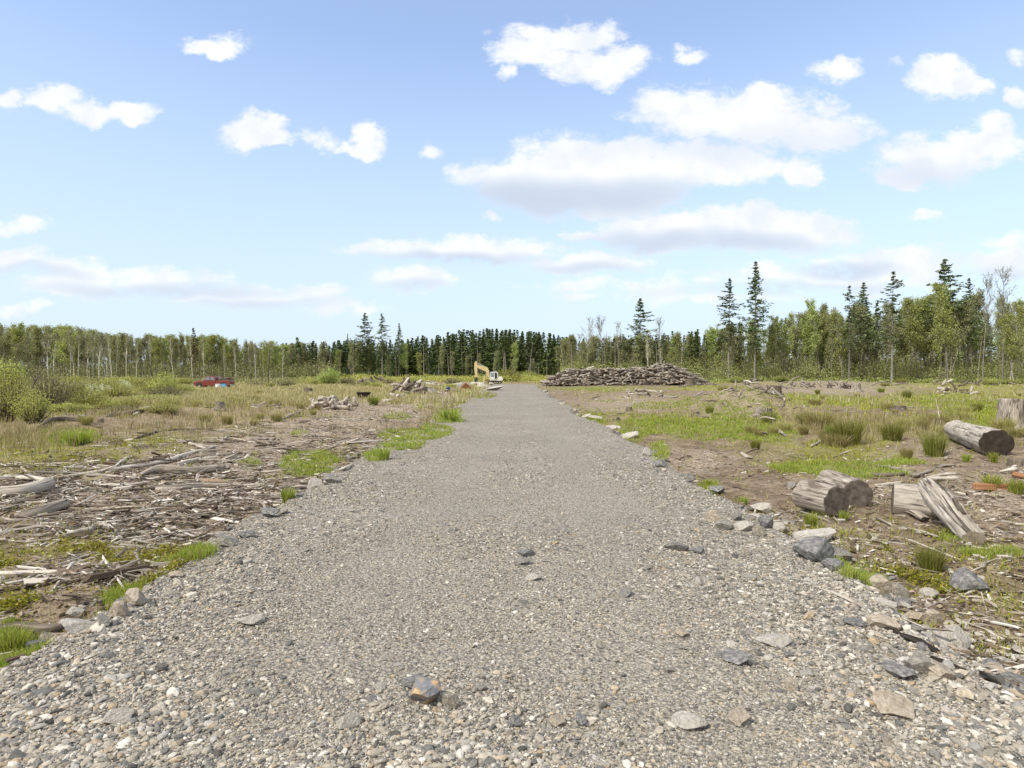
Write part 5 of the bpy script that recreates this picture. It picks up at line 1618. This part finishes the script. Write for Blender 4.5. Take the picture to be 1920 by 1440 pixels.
brush(9000, (1320, 2240), (142, 160), (.2, 2.2), M['maple'], 'fresh_undergrowth', 'fresh green scrub at the foot of the right wood', .25)


def stems(n, pxr, Dr, hr, rr, mt, name, label):
    segs = []
    for k in range(n):
        px = random.uniform(*pxr); D = random.uniform(*Dr); x = (px - 960) * D / F; h = random.uniform(*hr); r = random.uniform(*rr)
        z = -.3; lx, ly = random.gauss(0, .07) * h, random.gauss(0, .05) * h
        segs.append(((x, D, z), (x + lx * .4, D + ly * .5, z + h * .5), r, r * .8)); segs.append(((x + lx * .4, D + ly * .5, z + h * .5), (x + lx, D + ly, z + h), r * .8, r * .3))
    V, Fq = seg_tubes(segs, 5)
    tag(link(name, mesh_from(name, V, Fq, M[mt], smooth=True)), label, 'undergrowth', kind='stuff')


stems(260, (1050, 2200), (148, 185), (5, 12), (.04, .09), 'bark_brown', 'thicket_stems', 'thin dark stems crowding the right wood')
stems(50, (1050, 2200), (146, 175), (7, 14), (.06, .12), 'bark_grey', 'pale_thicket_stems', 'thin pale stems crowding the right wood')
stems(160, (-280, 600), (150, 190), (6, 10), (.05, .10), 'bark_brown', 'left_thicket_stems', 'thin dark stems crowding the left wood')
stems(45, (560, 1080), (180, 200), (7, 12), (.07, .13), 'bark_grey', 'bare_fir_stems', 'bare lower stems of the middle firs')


# ------------------------------------------------------------------ shrubs
def shrub_mesh(seed, H=2.0, W=1.6, stems=50, n=2600, lsize=.09, mt='willow', tight=1.0):
    r1 = np.random.default_rng(seed); segs, E = [], []
    for k in range(stems):
        a = r1.uniform(0, 2 * PI); sp = r1.random() ** .6
        b0 = np.array([math.cos(a) * .12 * W * sp, math.sin(a) * .12 * W * sp, 0])
        e = np.array([math.cos(a) * W * .5 * sp, math.sin(a) * W * .5 * sp, H * math.sqrt(max(.12, 1 - (sp * .85) ** 2)) * r1.uniform(.7, 1.08)])
        mid = b0 + (e - b0) * .5 + np.array([math.cos(a), math.sin(a), 0]) * W * .05
        segs += [(b0, mid, .014 * H / 2 + .004, .008), (mid, e, .008, .003)]; E.append((b0, mid, e))
    i = r1.integers(0, stems, n); f = r1.random(n) ** .6
    A_ = np.array([e[0] for e in E])[i]; B_ = np.array([e[1] for e in E])[i]; C_ = np.array([e[2] for e in E])[i]
    ff = f[:, None]
    P = np.where(ff < .5, A_ + (B_ - A_) * ff * 2, B_ + (C_ - B_) * (ff - .5) * 2) + r1.normal(0, .05 * H, (n, 3)) * [1, 1, .7]
    P[:, 2] = np.maximum(P[:, 2], .02)
    V, Fq = ray_leaves(P, lsize, r1, .9, 1.4)
    cr = mesh_from('leaves', V, Fq, M[mt])
    V, Fq = seg_tubes(segs, 4)
    return mesh_from('stems', V, Fq, M['bark_brown'], smooth=True), cr


SH = [shrub_mesh(k, 2, 2.0, 130, 3600, .05) for k in range(4)]
SHB = [shrub_mesh(k + 10, 2, 2.2, 120, 2200, .05, 'budding') for k in range(2)]
SHM = [shrub_mesh(k + 20, 2, 2.0, 90, 5000, .055, 'maple') for k in range(2)]
SHW = [shrub_mesh(31, 1.2, 2.6, 50, 2200, .07, 'blossom')]


def shrub(ps, px, py, wpx, hpx, label, grp=None, v=None, name='shrub', h0=2.0, w0=2.0):
    g = G(px, py); s = g.y / F
    st_, cr_ = ps[random.randrange(len(ps)) if v is None else v % len(ps)]
    o = empty(name, (g.x, g.y, g.z - .03), random.uniform(0, 6), (wpx * s / w0, wpx * s / w0, hpx * s / h0))
    link('stems', st_, o); link('leaves', cr_, o)
    return tag(o, label, 'shrub', grp)


shrub(SH, 12, 792, 90, 100, 'large yellow green willow shrub at the left edge', v=0)
shrub(SH, 62, 796, 70, 66, 'willow shrub in front of the bare sapling at far left', v=1)
shrub(SHB, 92, 768, 90, 88, 'thin brownish willow shrub behind the bare sapling at far left', v=0)
shrub(SH, 125, 760, 90, 62, 'yellow green willow shrub right of the bare sapling', v=2)
shrub(SH, 5, 745, 90, 78, 'tall pale willow shrub rising at the left edge behind the large one', v=3)
shrub(SH, 165, 766, 80, 34, 'low spreading willow shrub at the right end of the far left willows', v=1)
for k in range(30):
    px = random.uniform(-40, 335); py = random.uniform(728, 772)
    shrub(random.choice([SH, SH, SHB]), px, py, random.uniform(50, 110), random.uniform(14, 30), 'low sprawling willow shrub among the straw of the left field', 'low willow shrubs of the left field')
shrub(SH, 308, 743, 62, 48, 'round bright willow shrub standing alone left of the red pickup', v=1)
shrub(SH, 347, 738, 38, 22, 'low willow shrub between the round shrub and the red pickup', v=2)
shrub(SH, 365, 712, 26, 16, 'small willow shrub behind the red pickup', v=0)
shrub(SHW, 150, 748, 120, 34, 'low shrub covered in white blossom in the left field', v=0, w0=2.6, h0=1.2)
shrub(SHW, 232, 735, 30, 26, 'narrow white flowering shrub left of the round willow shrub', v=0, w0=2.6, h0=1.2)
shrub(SH, 222, 750, 100, 30, 'low olive willow shrub under the narrow white one', v=1)
shrub(SHM, 618, 722, 50, 34, 'fresh green shrub in the middle of the left field', v=0)
shrub(SHM, 560, 716, 60, 22, 'low green shrub left of the fresh green one', v=1)
shrub(SHB, 648, 722, 34, 16, 'brown round shrub right of the fresh green one', v=1)
shrub(SH, 795, 708, 40, 18, 'round lime shrub below the middle firs', v=3)
shrub(SH, 955, 716, 60, 26, 'yellow shrub right behind the excavator cab', v=0)
shrub(SH, 990, 716, 40, 20, 'yellow shrub at the far end of the road', v=1)
shrub(SHM, 1018, 715, 40, 34, 'leafy young shrub at the left end of the log pile', v=0)
shrub(SH, 985, 714, 34, 16, 'low lime shrub behind the road end', v=2)
for k in range(80):
    px = random.uniform(-80, 860); py = 712 + 16 * random.random() ** 1.5
    if abs(px - 402) < 55 and py > 718: continue
    shrub(random.choice([SH, SH, SHB]), px, py, random.uniform(20, 55), random.uniform(8, 17), 'low distant willow shrub scattered over the far left field', 'distant shrubs of the left field')
for k in range(26):
    px = random.uniform(1340, 1960); py = random.uniform(716, 722)
    shrub(random.choice([SH, SHM]), px, py, random.uniform(18, 40), random.uniform(6, 14), 'low distant shrub along the foot of the right wood', 'distant shrubs before the right wood')

# bare sapling at the left
g = G(48, 775)
s = g.y / F
root = empty('bare_sapling', (g.x, g.y, g.z))
def sp(px, py, d=0): return (((px - 48) * s), d, (775 - py) * s)
tube_obj('trunk', [sp(48, 778), sp(55, 740), sp(68, 712), sp(80, 690), (sp(86, 672))], [.035, .03, .024, .016, .008], M['bark_brown'], parent=root, sides=8, sub=4, seed=1)
tube_obj('limb', [sp(62, 722), sp(78, 702), sp(98, 688), sp(118, 680)], [.02, .016, .010, .005], M['bark_brown'], parent=root, sides=6, sub=4, seed=2)
tube_obj('limb', [sp(52, 750), sp(80, 730), sp(112, 722), sp(140, 726)], [.02, .016, .010, .005], M['bark_brown'], parent=root, sides=6, sub=4, seed=3)
tube_obj('limb', [sp(66, 715), sp(55, 690), sp(50, 662), sp(46, 640)], [.018, .014, .010, .005], M['bark_brown'], parent=root, sides=6, sub=4, seed=4)
tag(root, 'bare brown sapling with arching limbs among the far left willows', 'sapling')

# ------------------------------------------------------------------ log pile
def pile_log(seed, L, r0, r1_):
    r1 = np.random.default_rng(seed)
    pts = [(x * L, r1.normal(0, .02 * L), r1.normal(0, .012 * L)) for x in np.linspace(-.5, .5, 5)]
    V, q, c, Gr = tube(pts, np.linspace(r0, r1_, 5), sides=10, sub=2, bump=.12, seed=seed)
    me = mesh_from('stacked_log', V, [q, c], [M['stacked'], M['cut_pale'] if seed % 2 else M['cut_grey']], midx=np.concatenate([np.zeros(len(q)), np.ones(len(c))]), attrs={'grain': Gr})
    me.polygons.foreach_set('use_smooth', np.concatenate([np.ones(len(q), bool), np.zeros(len(c), bool)]))
    return me


PL = [pile_log(k, random.uniform(3.6, 5.2), random.uniform(.12, .20), random.uniform(.07, .11)) for k in range(10)]
Dp = 112.0
def pile_top(px): return float(np.interp(px, [1030, 1045, 1075, 1100, 1150, 1200, 1235, 1250, 1280, 1300, 1325], [716, 705, 693, 690.5, 692, 690, 686, 681, 687, 700, 716]))
cnt = 0
zbase = float(gz(np.array([20.0]), np.array([Dp]))[0])
for layer in range(14):
    zc = .14 + layer * .285
    px = 1028 + random.uniform(0, 6)
    while px < 1326:
        top = CAM_H - (pile_top(px) - 704) * Dp / F - zbase
        if zc + .12 < top and (cnt < 299):
            X = (px - 960) * Dp / F
            right = px > 1255
            ya = random.choice([-1, 1, 1]) * random.gauss(.75, .3) if not right else random.gauss(.5, .3)
            if random.random() < .16: ya = random.gauss(.2, .35)
            dip = random.gauss(0, .07) if not right else random.gauss(.16, .07)
            o = link('stacked_log', random.choice(PL), None, (X, Dp + layer * .16 + random.gauss(0, .35), zbase + zc + random.gauss(0, .04)), (random.uniform(0, 6), dip, ya))
            tag(o, 'grey weathered log stacked in the long log pile', 'log', 'logs of the long log pile'); cnt += 1
        px += random.uniform(8.5, 13.5)
# the logs past the first three hundred: thin ones filling the gaps of the pile
pos, yaw, tl = [], [], []
while len(pos) < 900:
    px = random.uniform(1030, 1324); top = CAM_H - (pile_top(px) - 704) * Dp / F - zbase
    zc = random.uniform(.05, max(top - .02, .1))
    pos.append(((px - 960) * Dp / F, Dp + zc * .55 + random.gauss(.5, .5), zbase + zc)); yaw.append(random.choice([-1, 1]) * random.gauss(.7, .35) if px < 1255 else random.gauss(.5, .3)); tl.append(random.gauss(0, .09) if px < 1255 else random.gauss(.16, .1))
V1, q1, c1, _g = tube([(x, 0, 0) for x in (-.5, 0, .5)], [1, .95, .7], sides=7, bump=.1)
n_ = len(pos); R = rotz(np.array(yaw)) @ roty(np.array(tl))
Vp, Fp = scatter(V1, q1, np.array(pos), R, np.stack([rng.uniform(2, 4.5, n_), rng.uniform(.05, .13, n_), rng.uniform(.05, .13, n_)], -1))
M['thin_log'] = m_leaf('thin_log_wood', [(0, (.09, .07, .055)), (.4, (.22, .18, .145)), (.8, (.42, .37, .31)), (1, (.56, .52, .46))], 0)
tag(link('thin_logs', mesh_from('thin_logs', Vp, Fp, M['thin_log'], smooth=True)), 'thin brown grey logs tangled through the long log pile', 'logs', kind='stuff')
for k, (p0, p1) in enumerate([((1183, 704), (1165, 717)), ((1176, 700), (1186, 719)), ((1243, 690), (1250, 676)), ((1225, 690), (1236, 680)), ((1022, 712), (1036, 719))]):
    a, b = [(q_[0], CAM_H - (q_[1] - 704) * (Dp - 2.2) / F) for q_ in (p0, p1)]
    o = tube_obj('branch', [((a[0] - 960) * (Dp - 2.2) / F, Dp - 2.2 + (0 if k < 2 else 2), a[1]), ((b[0] - 960) * (Dp - 2.2) / F, Dp - 2.6 + (0 if k < 2 else 2), b[1])], [.07, .05], M['wood_pale'], sides=8, sub=3, seed=k)
    tag(o, ['pale pole leaning left against the front of the log pile', 'pale pole leaning right against the front of the log pile', 'thin pole sticking up from the peak of the log pile',
            'short pole jutting from the left of the log pile peak', 'dark pole at the left foot of the log pile'][k], 'pole')


# ------------------------------------------------------------------ brush heaps of grey driftwood-like wood
def heap(px0, px1, py, n, hpx, wpx, lpx, label, grp, name='broken_limb', mts=None, up=.6):
    for k in range(n):
        t = random.random(); px = px0 + (px1 - px0) * t; env = math.sin(PI * min(max(t, .08), .92)) ** .6
        g = G(px, py + random.uniform(-2, 3)); s = g.y / F
        z = g.z + random.random() * hpx * s * env * .75
        L = lpx * s * random.uniform(.5, 1.2); a = random.uniform(0, 2 * PI); el = random.gauss(0, up)
        d = Vector((math.cos(a) * math.cos(el), math.sin(a) * math.cos(el) * .6, math.sin(el)))
        c = Vector((g.x, g.y + random.uniform(-.5, .5), z + .08)); r = wpx * s * random.uniform(.35, .65)
        p0, p2 = c - d * L / 2, c + d * L / 2
        zmin = g.z + r * .3
        p0.z = max(p0.z, zmin); p2.z = max(p2.z, zmin)
        mid = (p0 + p2) / 2 + Vector((random.gauss(0, .1 * L), random.gauss(0, .1 * L), random.gauss(0, .06 * L)))
        o = tube_obj(name, [p0, mid, p2], [r * .9, r, r * .5], random.choice(mts or [W_, WP, WP]), sides=9, sub=4, bump=.3, seed=k + int(px0), cracks=.15)
        tag(o, label, 'limb', grp)


heap(585, 662, 766, 42, 24, 7, 32, 'bleached grey limb in the knotty wood heap left of the black tub', 'limbs of the knotty wood heap')
heap(735, 792, 737, 20, 24, 6.5, 42, 'grey limb in the tepee shaped wood pile beyond the black tub', 'limbs of the tepee shaped pile', mts=[W_, WD, WP], up=.8)
heap(672, 718, 720, 14, 14, 4, 20, 'dark limb in the small far brush heap', 'limbs of the small far brush heap', mts=[WD, W_])
heap(1440, 1600, 727, 34, 12, 3.5, 24, 'brown root or limb in the long low brush heap of the right clearing', 'limbs of the long low brush heap', mts=[WD, W_, W_])
heap(1750, 1840, 733, 20, 12, 5, 24, 'dark limb in the low heap left of the tall grey stump', 'limbs of the right low heap', mts=[WD, WD, WP])
heap(1360, 1470, 768, 44, 22, 3.5, 30, 'grey root sticking out of the brown brush mound', 'roots of the brown brush mound', mts=[W_, W_, WD, WP], up=.4)
heap(1170, 1260, 745, 16, 12, 4, 30, 'pale fallen limb on the churned soil before the log pile', 'limbs on the churned soil', mts=[W_, WP], up=.2)
heap(722, 765, 752, 9, 8, 7, 22, 'white limb on the ground right of the black tub', 'white limbs right of the tub', mts=[WP], up=.3)
heap(480, 530, 765, 10, 6, 4, 26, 'grey limb lying left of the knotty wood heap', 'grey limbs left of the heap', mts=[W_, WP], up=.15)
heap(1600, 1900, 722, 16, 5, 3, 30, 'far pale limb on the ground before the right wood', 'far limbs before the right wood', mts=[W_, WD], up=.15)
s1 = lambda px, py, z: Vector(((px - 960) * 64 / F, 64, CAM_H - (py - 704) * 64 / F))
def standing(p, q_, wpx, mt, label, dy=0, seed=1):
    a, b = s1(*p, 0), s1(*q_, 0); a.y += dy; b.y += dy + .6
    r = wpx * 64 / F / 2
    tag(tube_obj('plank', [a, (a + b) / 2, b], [r, r * 1.1, r * .8], mt, sides=10, sub=3, bump=.12, seed=seed, flat=.6), label, 'plank')
standing((746, 738), (765, 708), 9, WP, 'wide pale plank leaning upright at the left of the tepee shaped pile', 0, 1)
standing((735, 735), (755, 714), 5, WD, 'dark pole behind the wide pale plank', .3, 2)
standing((762, 718), (776, 738), 10, W_, 'curved grey limb crossing down beside the wide pale plank', -.3, 3)
standing((778, 727), (788, 712), 9, WP, 'pale log end pointing up at the right of the tepee shaped pile', 0, 4)
standing((760, 728), (785, 738), 7, WD, 'dark limb at the foot of the tepee shaped pile', -.5, 5)

# rubble row between tepee pile and excavator
for k in range(46):
    px = random.uniform(775, 938); py = random.uniform(716, 724) if px < 900 else random.uniform(718, 729)
    if 830 < px < 852: py = random.uniform(714, 718)
    rock(px, py, random.uniform(6, 14), random.uniform(3, 7), random.choice('gppt'), 'broken pale rubble piece in the row left of the excavator', name='rubble', group='rubble row left of the excavator', sink=.1, cat='rubble')
rock(803, 731, 34, 16, 'g', 'triangular grey slab at the right foot of the tepee shaped pile', v=1, name='slab', cat='slab')
rock(864, 723, 24, 12, 'g', 'brown grey slab beside the blue bucket', v=2, name='slab', cat='slab')
rock(905, 724, 22, 12, 'p', 'cream block right of the rusty wedge', v=3, name='slab', cat='slab')
rock(925, 728, 44, 9, 'p', 'long white slab near the road below the excavator', v=0, name='slab', cat='slab')
stick([(833, 735), (850, 734), (866, 736)], 4, WD, 'brown board lying in front of the blue bucket', 'plank', 'plank', 8, 401)
stick([(812, 734), (822, 737), (830, 739)], 4, WP, 'white board lying right of the triangular slab', 'plank', 'plank', 8, 402)
# rusty steel wedge
M['rust'] = m_noise('rusty_steel', [(.3, (.10, .045, .025)), (.5, (.20, .09, .04)), (.75, (.33, .17, .09))], 2.0, .9)
g = G(876, 732); s = g.y / F
V = np.array([[-14, 0, 0], [15, 0, 0], [-2, 0, 15], [-14, 14, 0], [15, 14, 0], [-4, 10, 15], [1, 0, 14], [1, 10, 13]], float) * s
V = np.array([[-15, 0, 0], [14, 0, 0], [3, 0, 11], [-3, 0, 15], [-9, 0, 9], [-15, 14, 0], [14, 14, 0], [3, 12, 11], [-3, 12, 15], [-9, 13, 9]], float) * s
me = bpy.data.meshes.new('rusty_wedge'); me.from_pydata([tuple(v) for v in V], [], [(0, 1, 2, 3, 4), (9, 8, 7, 6, 5), (0, 5, 6, 1), (1, 6, 7, 2), (2, 7, 8, 3), (3, 8, 9, 4), (4, 9, 5, 0)]); me.materials.append(M['rust'])
tag(bevel(link('rusty_wedge', me, None, (g.x, g.y, g.z - .03), (0, 0, .2)), .05), 'rusty brown wedge of scrap lying by the road left of the excavator', 'scrap')


# ------------------------------------------------------------------ man-made helpers
def lathe(name, prof, mt, parent=None, n=32, loc=(0, 0, 0), rot=(0, 0, 0)):
    prof = np.array(prof, float); th = np.arange(n) / n * 2 * PI
    V = np.stack([prof[:, 0][:, None] * np.cos(th), prof[:, 0][:, None] * np.sin(th), np.broadcast_to(prof[:, 1][:, None], (len(prof), n))], -1).reshape(-1, 3)
    i = np.arange(len(prof) - 1)[:, None]; j = np.arange(n)[None]
    q = np.stack([i * n + j, i * n + (j + 1) % n, (i + 1) * n + (j + 1) % n, (i + 1) * n + j], -1).reshape(-1, 4)
    return link(name, mesh_from(name, V, q, mt, smooth=True), parent, loc, rot)


def prism(name, poly, y0, y1, mt, parent=None, loc=(0, 0, 0), bev=.02):
    n = len(poly)
    V = [(x, y0, z) for x, z in poly] + [(x, y1, z) for x, z in poly]
    Fs = [tuple(range(n)), tuple(range(2 * n - 1, n - 1, -1))] + [(i, i + n, (i + 1) % n + n, (i + 1) % n) for i in range(n)]
    me = bpy.data.meshes.new(name); me.from_pydata(V, [], Fs); me.materials.append(mt)
    import bmesh
    bm = bmesh.new(); bm.from_mesh(me); bmesh.ops.recalc_face_normals(bm, faces=bm.faces); bm.to_mesh(me); bm.free()
    o = link(name, me, parent, loc)
    if bev: bevel(o, bev)
    return o


def wheel(name, r, wd, parent, loc, tyre, rim):
    o = lathe(name, [(r * .55, -wd / 2), (r * .93, -wd / 2), (r, -wd * .3), (r, wd * .3), (r * .93, wd / 2), (r * .55, wd / 2)], tyre, parent, 28, loc, (PI / 2, 0, 0))
    h = lathe('rim', [(0.001, wd * .3), (r * .25, wd * .38), (r * .5, wd * .25), (r * .58, wd * .45), (r * .58, -wd * .45), (r * .5, -wd * .25), (r * .25, -wd * .38), (0.001, -wd * .3)], rim, o, 24)
    return o


# black tub
M['tub'] = m_plain('black_rubber', (.018, .018, .02), .7, .3, dirt=.3)
g = G(682, 748); s = g.y / F; tr_ = 12.8 * s
t = empty('water_tub', (g.x, g.y, g.z + .08))
lathe('shell', [(.001, .04), (tr_ * .8, .03), (tr_ * .84, 0.0), (tr_ * .86, .02), (tr_ * .98, 9 * s), (tr_ * 1.03, 9 * s), (tr_ * 1.04, 10 * s), (tr_ * .95, 10 * s), (tr_ * .82, .05), (.001, .05)], M['tub'], t)
tag(t, 'round black rubber stock tub on the cleared ground left of the road', 'tub')
# blue bucket beside the rubble
M['blue'] = m_plain('blue_plastic', (.015, .07, .42), .45, .5, dirt=.12)
g = G(841, 733); s = g.y / F
t = empty('bucket', (g.x, g.y, g.z))
lathe('pail', [(.001, .02), (.20, 0), (.24, 6 * s), (.25, 6.3 * s), (.235, 6.3 * s), (.19, .04), (.001, .04)], M['blue'], t, 24)
tube_obj('handle', [(-.24, 0, 6 * s), (-.15, -.05, 8 * s), (.15, -.05, 8 * s), (.24, 0, 6 * s)], [.012] * 4, M['tub'], parent=t, sides=6, sub=4)
tag(t, 'bright blue bucket in front of the rubble row', 'bucket')

# ------------------------------------------------------------------ red pickup
M['red'] = m_plain('faded_red_paint', (.20, .024, .02), .4, .5, dirt=.5)
M['glass'] = m_plain('window_glass', (.22, .25, .30), .12, .6, dirt=.1)
M['tyre'] = m_plain('tyre_rubber', (.02, .02, .02), .85, .2)
M['steel'] = m_plain('dull_steel', (.42, .42, .42), .5, .5, .3)
M['lamp'] = m_plain('lamp_lens', (.55, .5, .42), .2, .6)
M['dark'] = m_plain('dark_trim', (.03, .03, .03), .6, .3)
g = G(400, 728)
k_ = g.y / 84.0
t = empty('pickup_truck', (g.x, g.y, g.z - .05), .08)
t.scale = (k_,) * 3
# x: front is -x
W2 = .86
prism('body', [(-2.15, .42), (-2.2, .72), (-2.12, .95), (-1.0, 1.06), (.62, 1.08), (.62, .45), (.3, .38), (-1.0, .38)], -W2, W2, M['red'], t, bev=.05)
prism('cab', [(-1.02, 1.06), (-.55, 1.58), (-.40, 1.64), (.42, 1.64), (.52, 1.56), (.62, 1.06)], -W2 + .06, W2 - .06, M['red'], t, bev=.04)
b_ = prism('bed', [(.66, .45), (.66, 1.08), (2.35, 1.06), (2.4, .9), (2.4, .5), (2.2, .42)], -W2, W2, M['red'], t, bev=.03)
for sy in (-1, 1):
    prism('window', [(-.86, 1.12), (-.52, 1.5), (-.14, 1.53), (-.14, 1.12)], sy * (W2 - .058), sy * (W2 - .03), M['glass'], t, bev=0)
    prism('window', [(-.04, 1.12), (-.04, 1.53), (.38, 1.53), (.46, 1.12)], sy * (W2 - .058), sy * (W2 - .03), M['glass'], t, bev=0)
    for wx in (-1.45, 1.5):
        prism('wheel_arch', [(wx - .44, .36), (wx - .40, .62), (wx - .22, .80), (wx + .22, .80), (wx + .40, .62), (wx + .44, .36)], sy * (W2 - .10), sy * (W2 + .012), M['dark'], t, bev=0)
        wheel('wheel', .34, .22, t, (wx, sy * (W2 - .05), .34), M['tyre'], M['steel'])
    o = link('headlight', box_mesh('headlight', .05, .26, .14, M['lamp']), t, (-2.19, sy * .58, .78))
    o = link('tail_light', box_mesh('tail_light', .04, .12, .22, M['red']), t, (2.42, sy * .74, .78))
    prism('door', [(-.95, .48), (-.95, 1.05), (.22, 1.06), (.22, .48)], sy * (W2 + .002), sy * (W2 + .016), M['red'], t, bev=.01)
prism('windshield', [(-.985, 1.10), (-.96, 1.13), (-.60, 1.53), (-.625, 1.50)], -W2 + .14, W2 - .14, M['glass'], t, bev=0)
link('bumper', box_mesh('bumper', .14, 1.66, .16, M['steel']), t, (-2.24, 0, .5)); link('bumper', box_mesh('bumper', .14, 1.66, .16, M['steel']), t, (2.46, 0, .5))
link('grille', box_mesh('grille', .05, .86, .16, M['dark']), t, (-2.205, 0, .78))
tag(t, 'old faded red pickup truck parked in the grass of the left field', 'pickup truck')
tx, ty, tz = g.x, g.y, g.z
# load on the pickup bed: limbs
for k in range(14):
    a = random.gauss(0, .25)
    c = Vector((tx + random.uniform(.9, 2.6), ty + random.uniform(-.5, .5), tz + 1.1 + random.random() * .35))
    d = Vector((math.cos(a), math.sin(a), random.gauss(0, .12))) * random.uniform(.5, .9)
    tag(tube_obj('loaded_branch', [c - d, c, c + d], [.05, .06, .03], random.choice([WD, WD, W_]), sides=7, sub=3, bump=.3, seed=k), 'dark limb heaped on the rear of the red pickup', 'branch', 'limbs on the pickup bed')
M['whitep'] = m_plain('white_plastic', (.72, .73, .75), .5, .4, dirt=.15)
M['sky_blue'] = m_plain('light_blue_plastic', (.12, .42, .72), .45, .4, dirt=.1)
p = G(409, 730)
t = empty('drum', (p.x, p.y, p.z)); lathe('shell', [(.001, 0), (.30, 0), (.33, .08), (.33, .52), (.30, .60), (.001, .62)], M['whitep'], t, 24); lathe('lid', [(.31, .585), (.34, .59), (.34, .65), (.28, .67), (.001, .68)], M['whitep'], t, 24)
tag(t, 'white plastic drum standing beside the rear wheel of the red pickup', 'drum')
p = G(420, 729)
t = empty('storage_bin', (p.x, p.y, p.z + .1)); prism('tub', [(-.22, 0), (-.26, .44), (.26, .44), (.22, 0)], -.2, .2, M['sky_blue'], t); prism('lid', [(-.29, .442), (-.29, .49), (.29, .49), (.29, .442)], -.24, .24, M['sky_blue'], t)
tag(t, 'light blue plastic bin behind the rear of the red pickup', 'bin')

# ------------------------------------------------------------------ excavator, seen from its side, arm to the left
M['yellow'] = m_plain('faded_yellow_paint', (.58, .47, .25), .55, .4, dirt=.25)
M['cream'] = m_plain('cream_paint', (.74, .70, .60), .55, .4, dirt=.15)
M['cabw'] = m_plain('white_cab_paint', (.66, .68, .68), .5, .4, dirt=.15)
DE = 138.0
ex = (928 - 960) * DE / F
t = empty('excavator', (ex, DE, float(gz(np.array([ex]), np.array([DE]))[0]) + .1))
pxm = DE / F       # metres per photograph pixel there
def E(px, py): return ((px - 928) * pxm, (718.5 - py) * pxm)
for sy in (-1, 1):
    o = prism('track', [(-1.5, .12), (-1.3, 0), (1.3, 0), (1.5, .12), (1.55, .35), (1.3, .55), (-1.3, .55), (-1.55, .35)], sy * .65, sy * 1.1, M['dark'], t, bev=.05)
    for k in range(5): lathe('roller', [(.001, -.02), (.12, -.02), (.12, .02), (.001, .02)], M['steel'], o, 14, (-1.1 + .55 * k, sy * 1.12, .2), (PI / 2, 0, 0))
prism('undercarriage', [(-.9, .3), (-.9, .6), (.9, .6), (.9, .3)], -.64, .64, M['dark'], t, bev=.03)
prism('body', [(-.95, .62), (-.95, 1.15), (.6, 1.15), (.9, 1.5), (1.45, 1.45), (1.55, .75), (1.4, .62)], -1.0, 1.0, M['cream'], t, bev=.06)
prism('counterweight', [(.95, .64), (1.0, 1.52), (1.5, 1.5), (1.72, 1.3), (1.74, .75), (1.5, .64)], -.98, 1.02, M['cream'], t, bev=.06)
cab = prism('cab', [(-.98, .78), (-1.0, 1.9), (-.9, 2.52), (.45, 2.58), (.62, 2.4), (.78, 1.5), (.6, 1.16), (.3, .78)], -1.08, .15, M['cabw'], t, bev=.05)
prism('window', [(-.88, 1.45), (-.82, 2.36), (-.18, 2.4), (-.18, 1.45)], -1.10, -1.07, M['glass'], cab, bev=0)
prism('window', [(.0, 1.0), (-.02, 2.4), (.38, 2.4), (.52, 1.9), (.5, 1.3), (.3, 1.0)], -1.10, -1.07, M['dark'], cab, bev=0)
prism('windshield', [(-1.02, 1.35), (-1.03, 1.9), (-.95, 2.4), (-.9, 2.4), (-.98, 1.9), (-.97, 1.35)], -.95, .05, M['glass'], cab, bev=0)
prism('door', [(-.08, .9), (-.1, 2.46), (-.04, 2.46), (-.02, .9)], -1.115, -1.06, M['cabw'], cab, bev=0)
bm_pts = [E(920, 712), E(914, 712), E(913, 702), E(911, 696), E(895, 689), E(892, 686), E(894, 683), E(908, 686), E(914, 688), E(917, 694), E(918, 702)]
prism('boom', bm_pts, -.05, .35, M['yellow'], t, bev=.04)
arm_pts = [E(889.5, 679), E(892, 676.5), E(894.5, 678), E(894.8, 690), E(895.2, 708), E(893.5, 709), E(891.5, 708), E(889, 690)]
prism('arm', arm_pts, .0, .30, M['yellow'], t, bev=.03)
a_, b2 = E(893.5, 679), E(909, 687)
tube_obj('hydraulic_cylinder', [(a_[0], .15, a_[1]), ((a_[0] + b2[0]) / 2, .15, (a_[1] + b2[1]) / 2), (b2[0], .15, b2[1])], [.05, .09, .1], M['steel'], parent=t, sides=10, sub=3, bump=0)
a_, b2 = E(916, 713), E(911, 700)
for sy in (-.14, .44): tube_obj('hydraulic_cylinder', [(a_[0], sy, a_[1]), (b2[0], sy, b2[1])], [.09, .07], M['yellow'], parent=t, sides=10, sub=3, bump=0)
prism('bucket', [E(890, 707), E(895, 706.5), E(896, 712), E(894.5, 717), E(891, 718), E(889.5, 712)], -.25, .55, M['dark'], t, bev=.03)
prism('blade', [E(906, 709), E(908, 703.5), E(909.5, 703.5), E(909.5, 716), E(906, 716)], -1.0, 1.0, M['yellow'], t, bev=.03)
prism('blade_arm', [E(908, 712), E(908, 714), E(918, 715), E(918, 713)], .3, .5, M['yellow'], t, bev=.02)
tag(t, 'faded yellow excavator with raised bent arm parked at the end of the road', 'excavator')
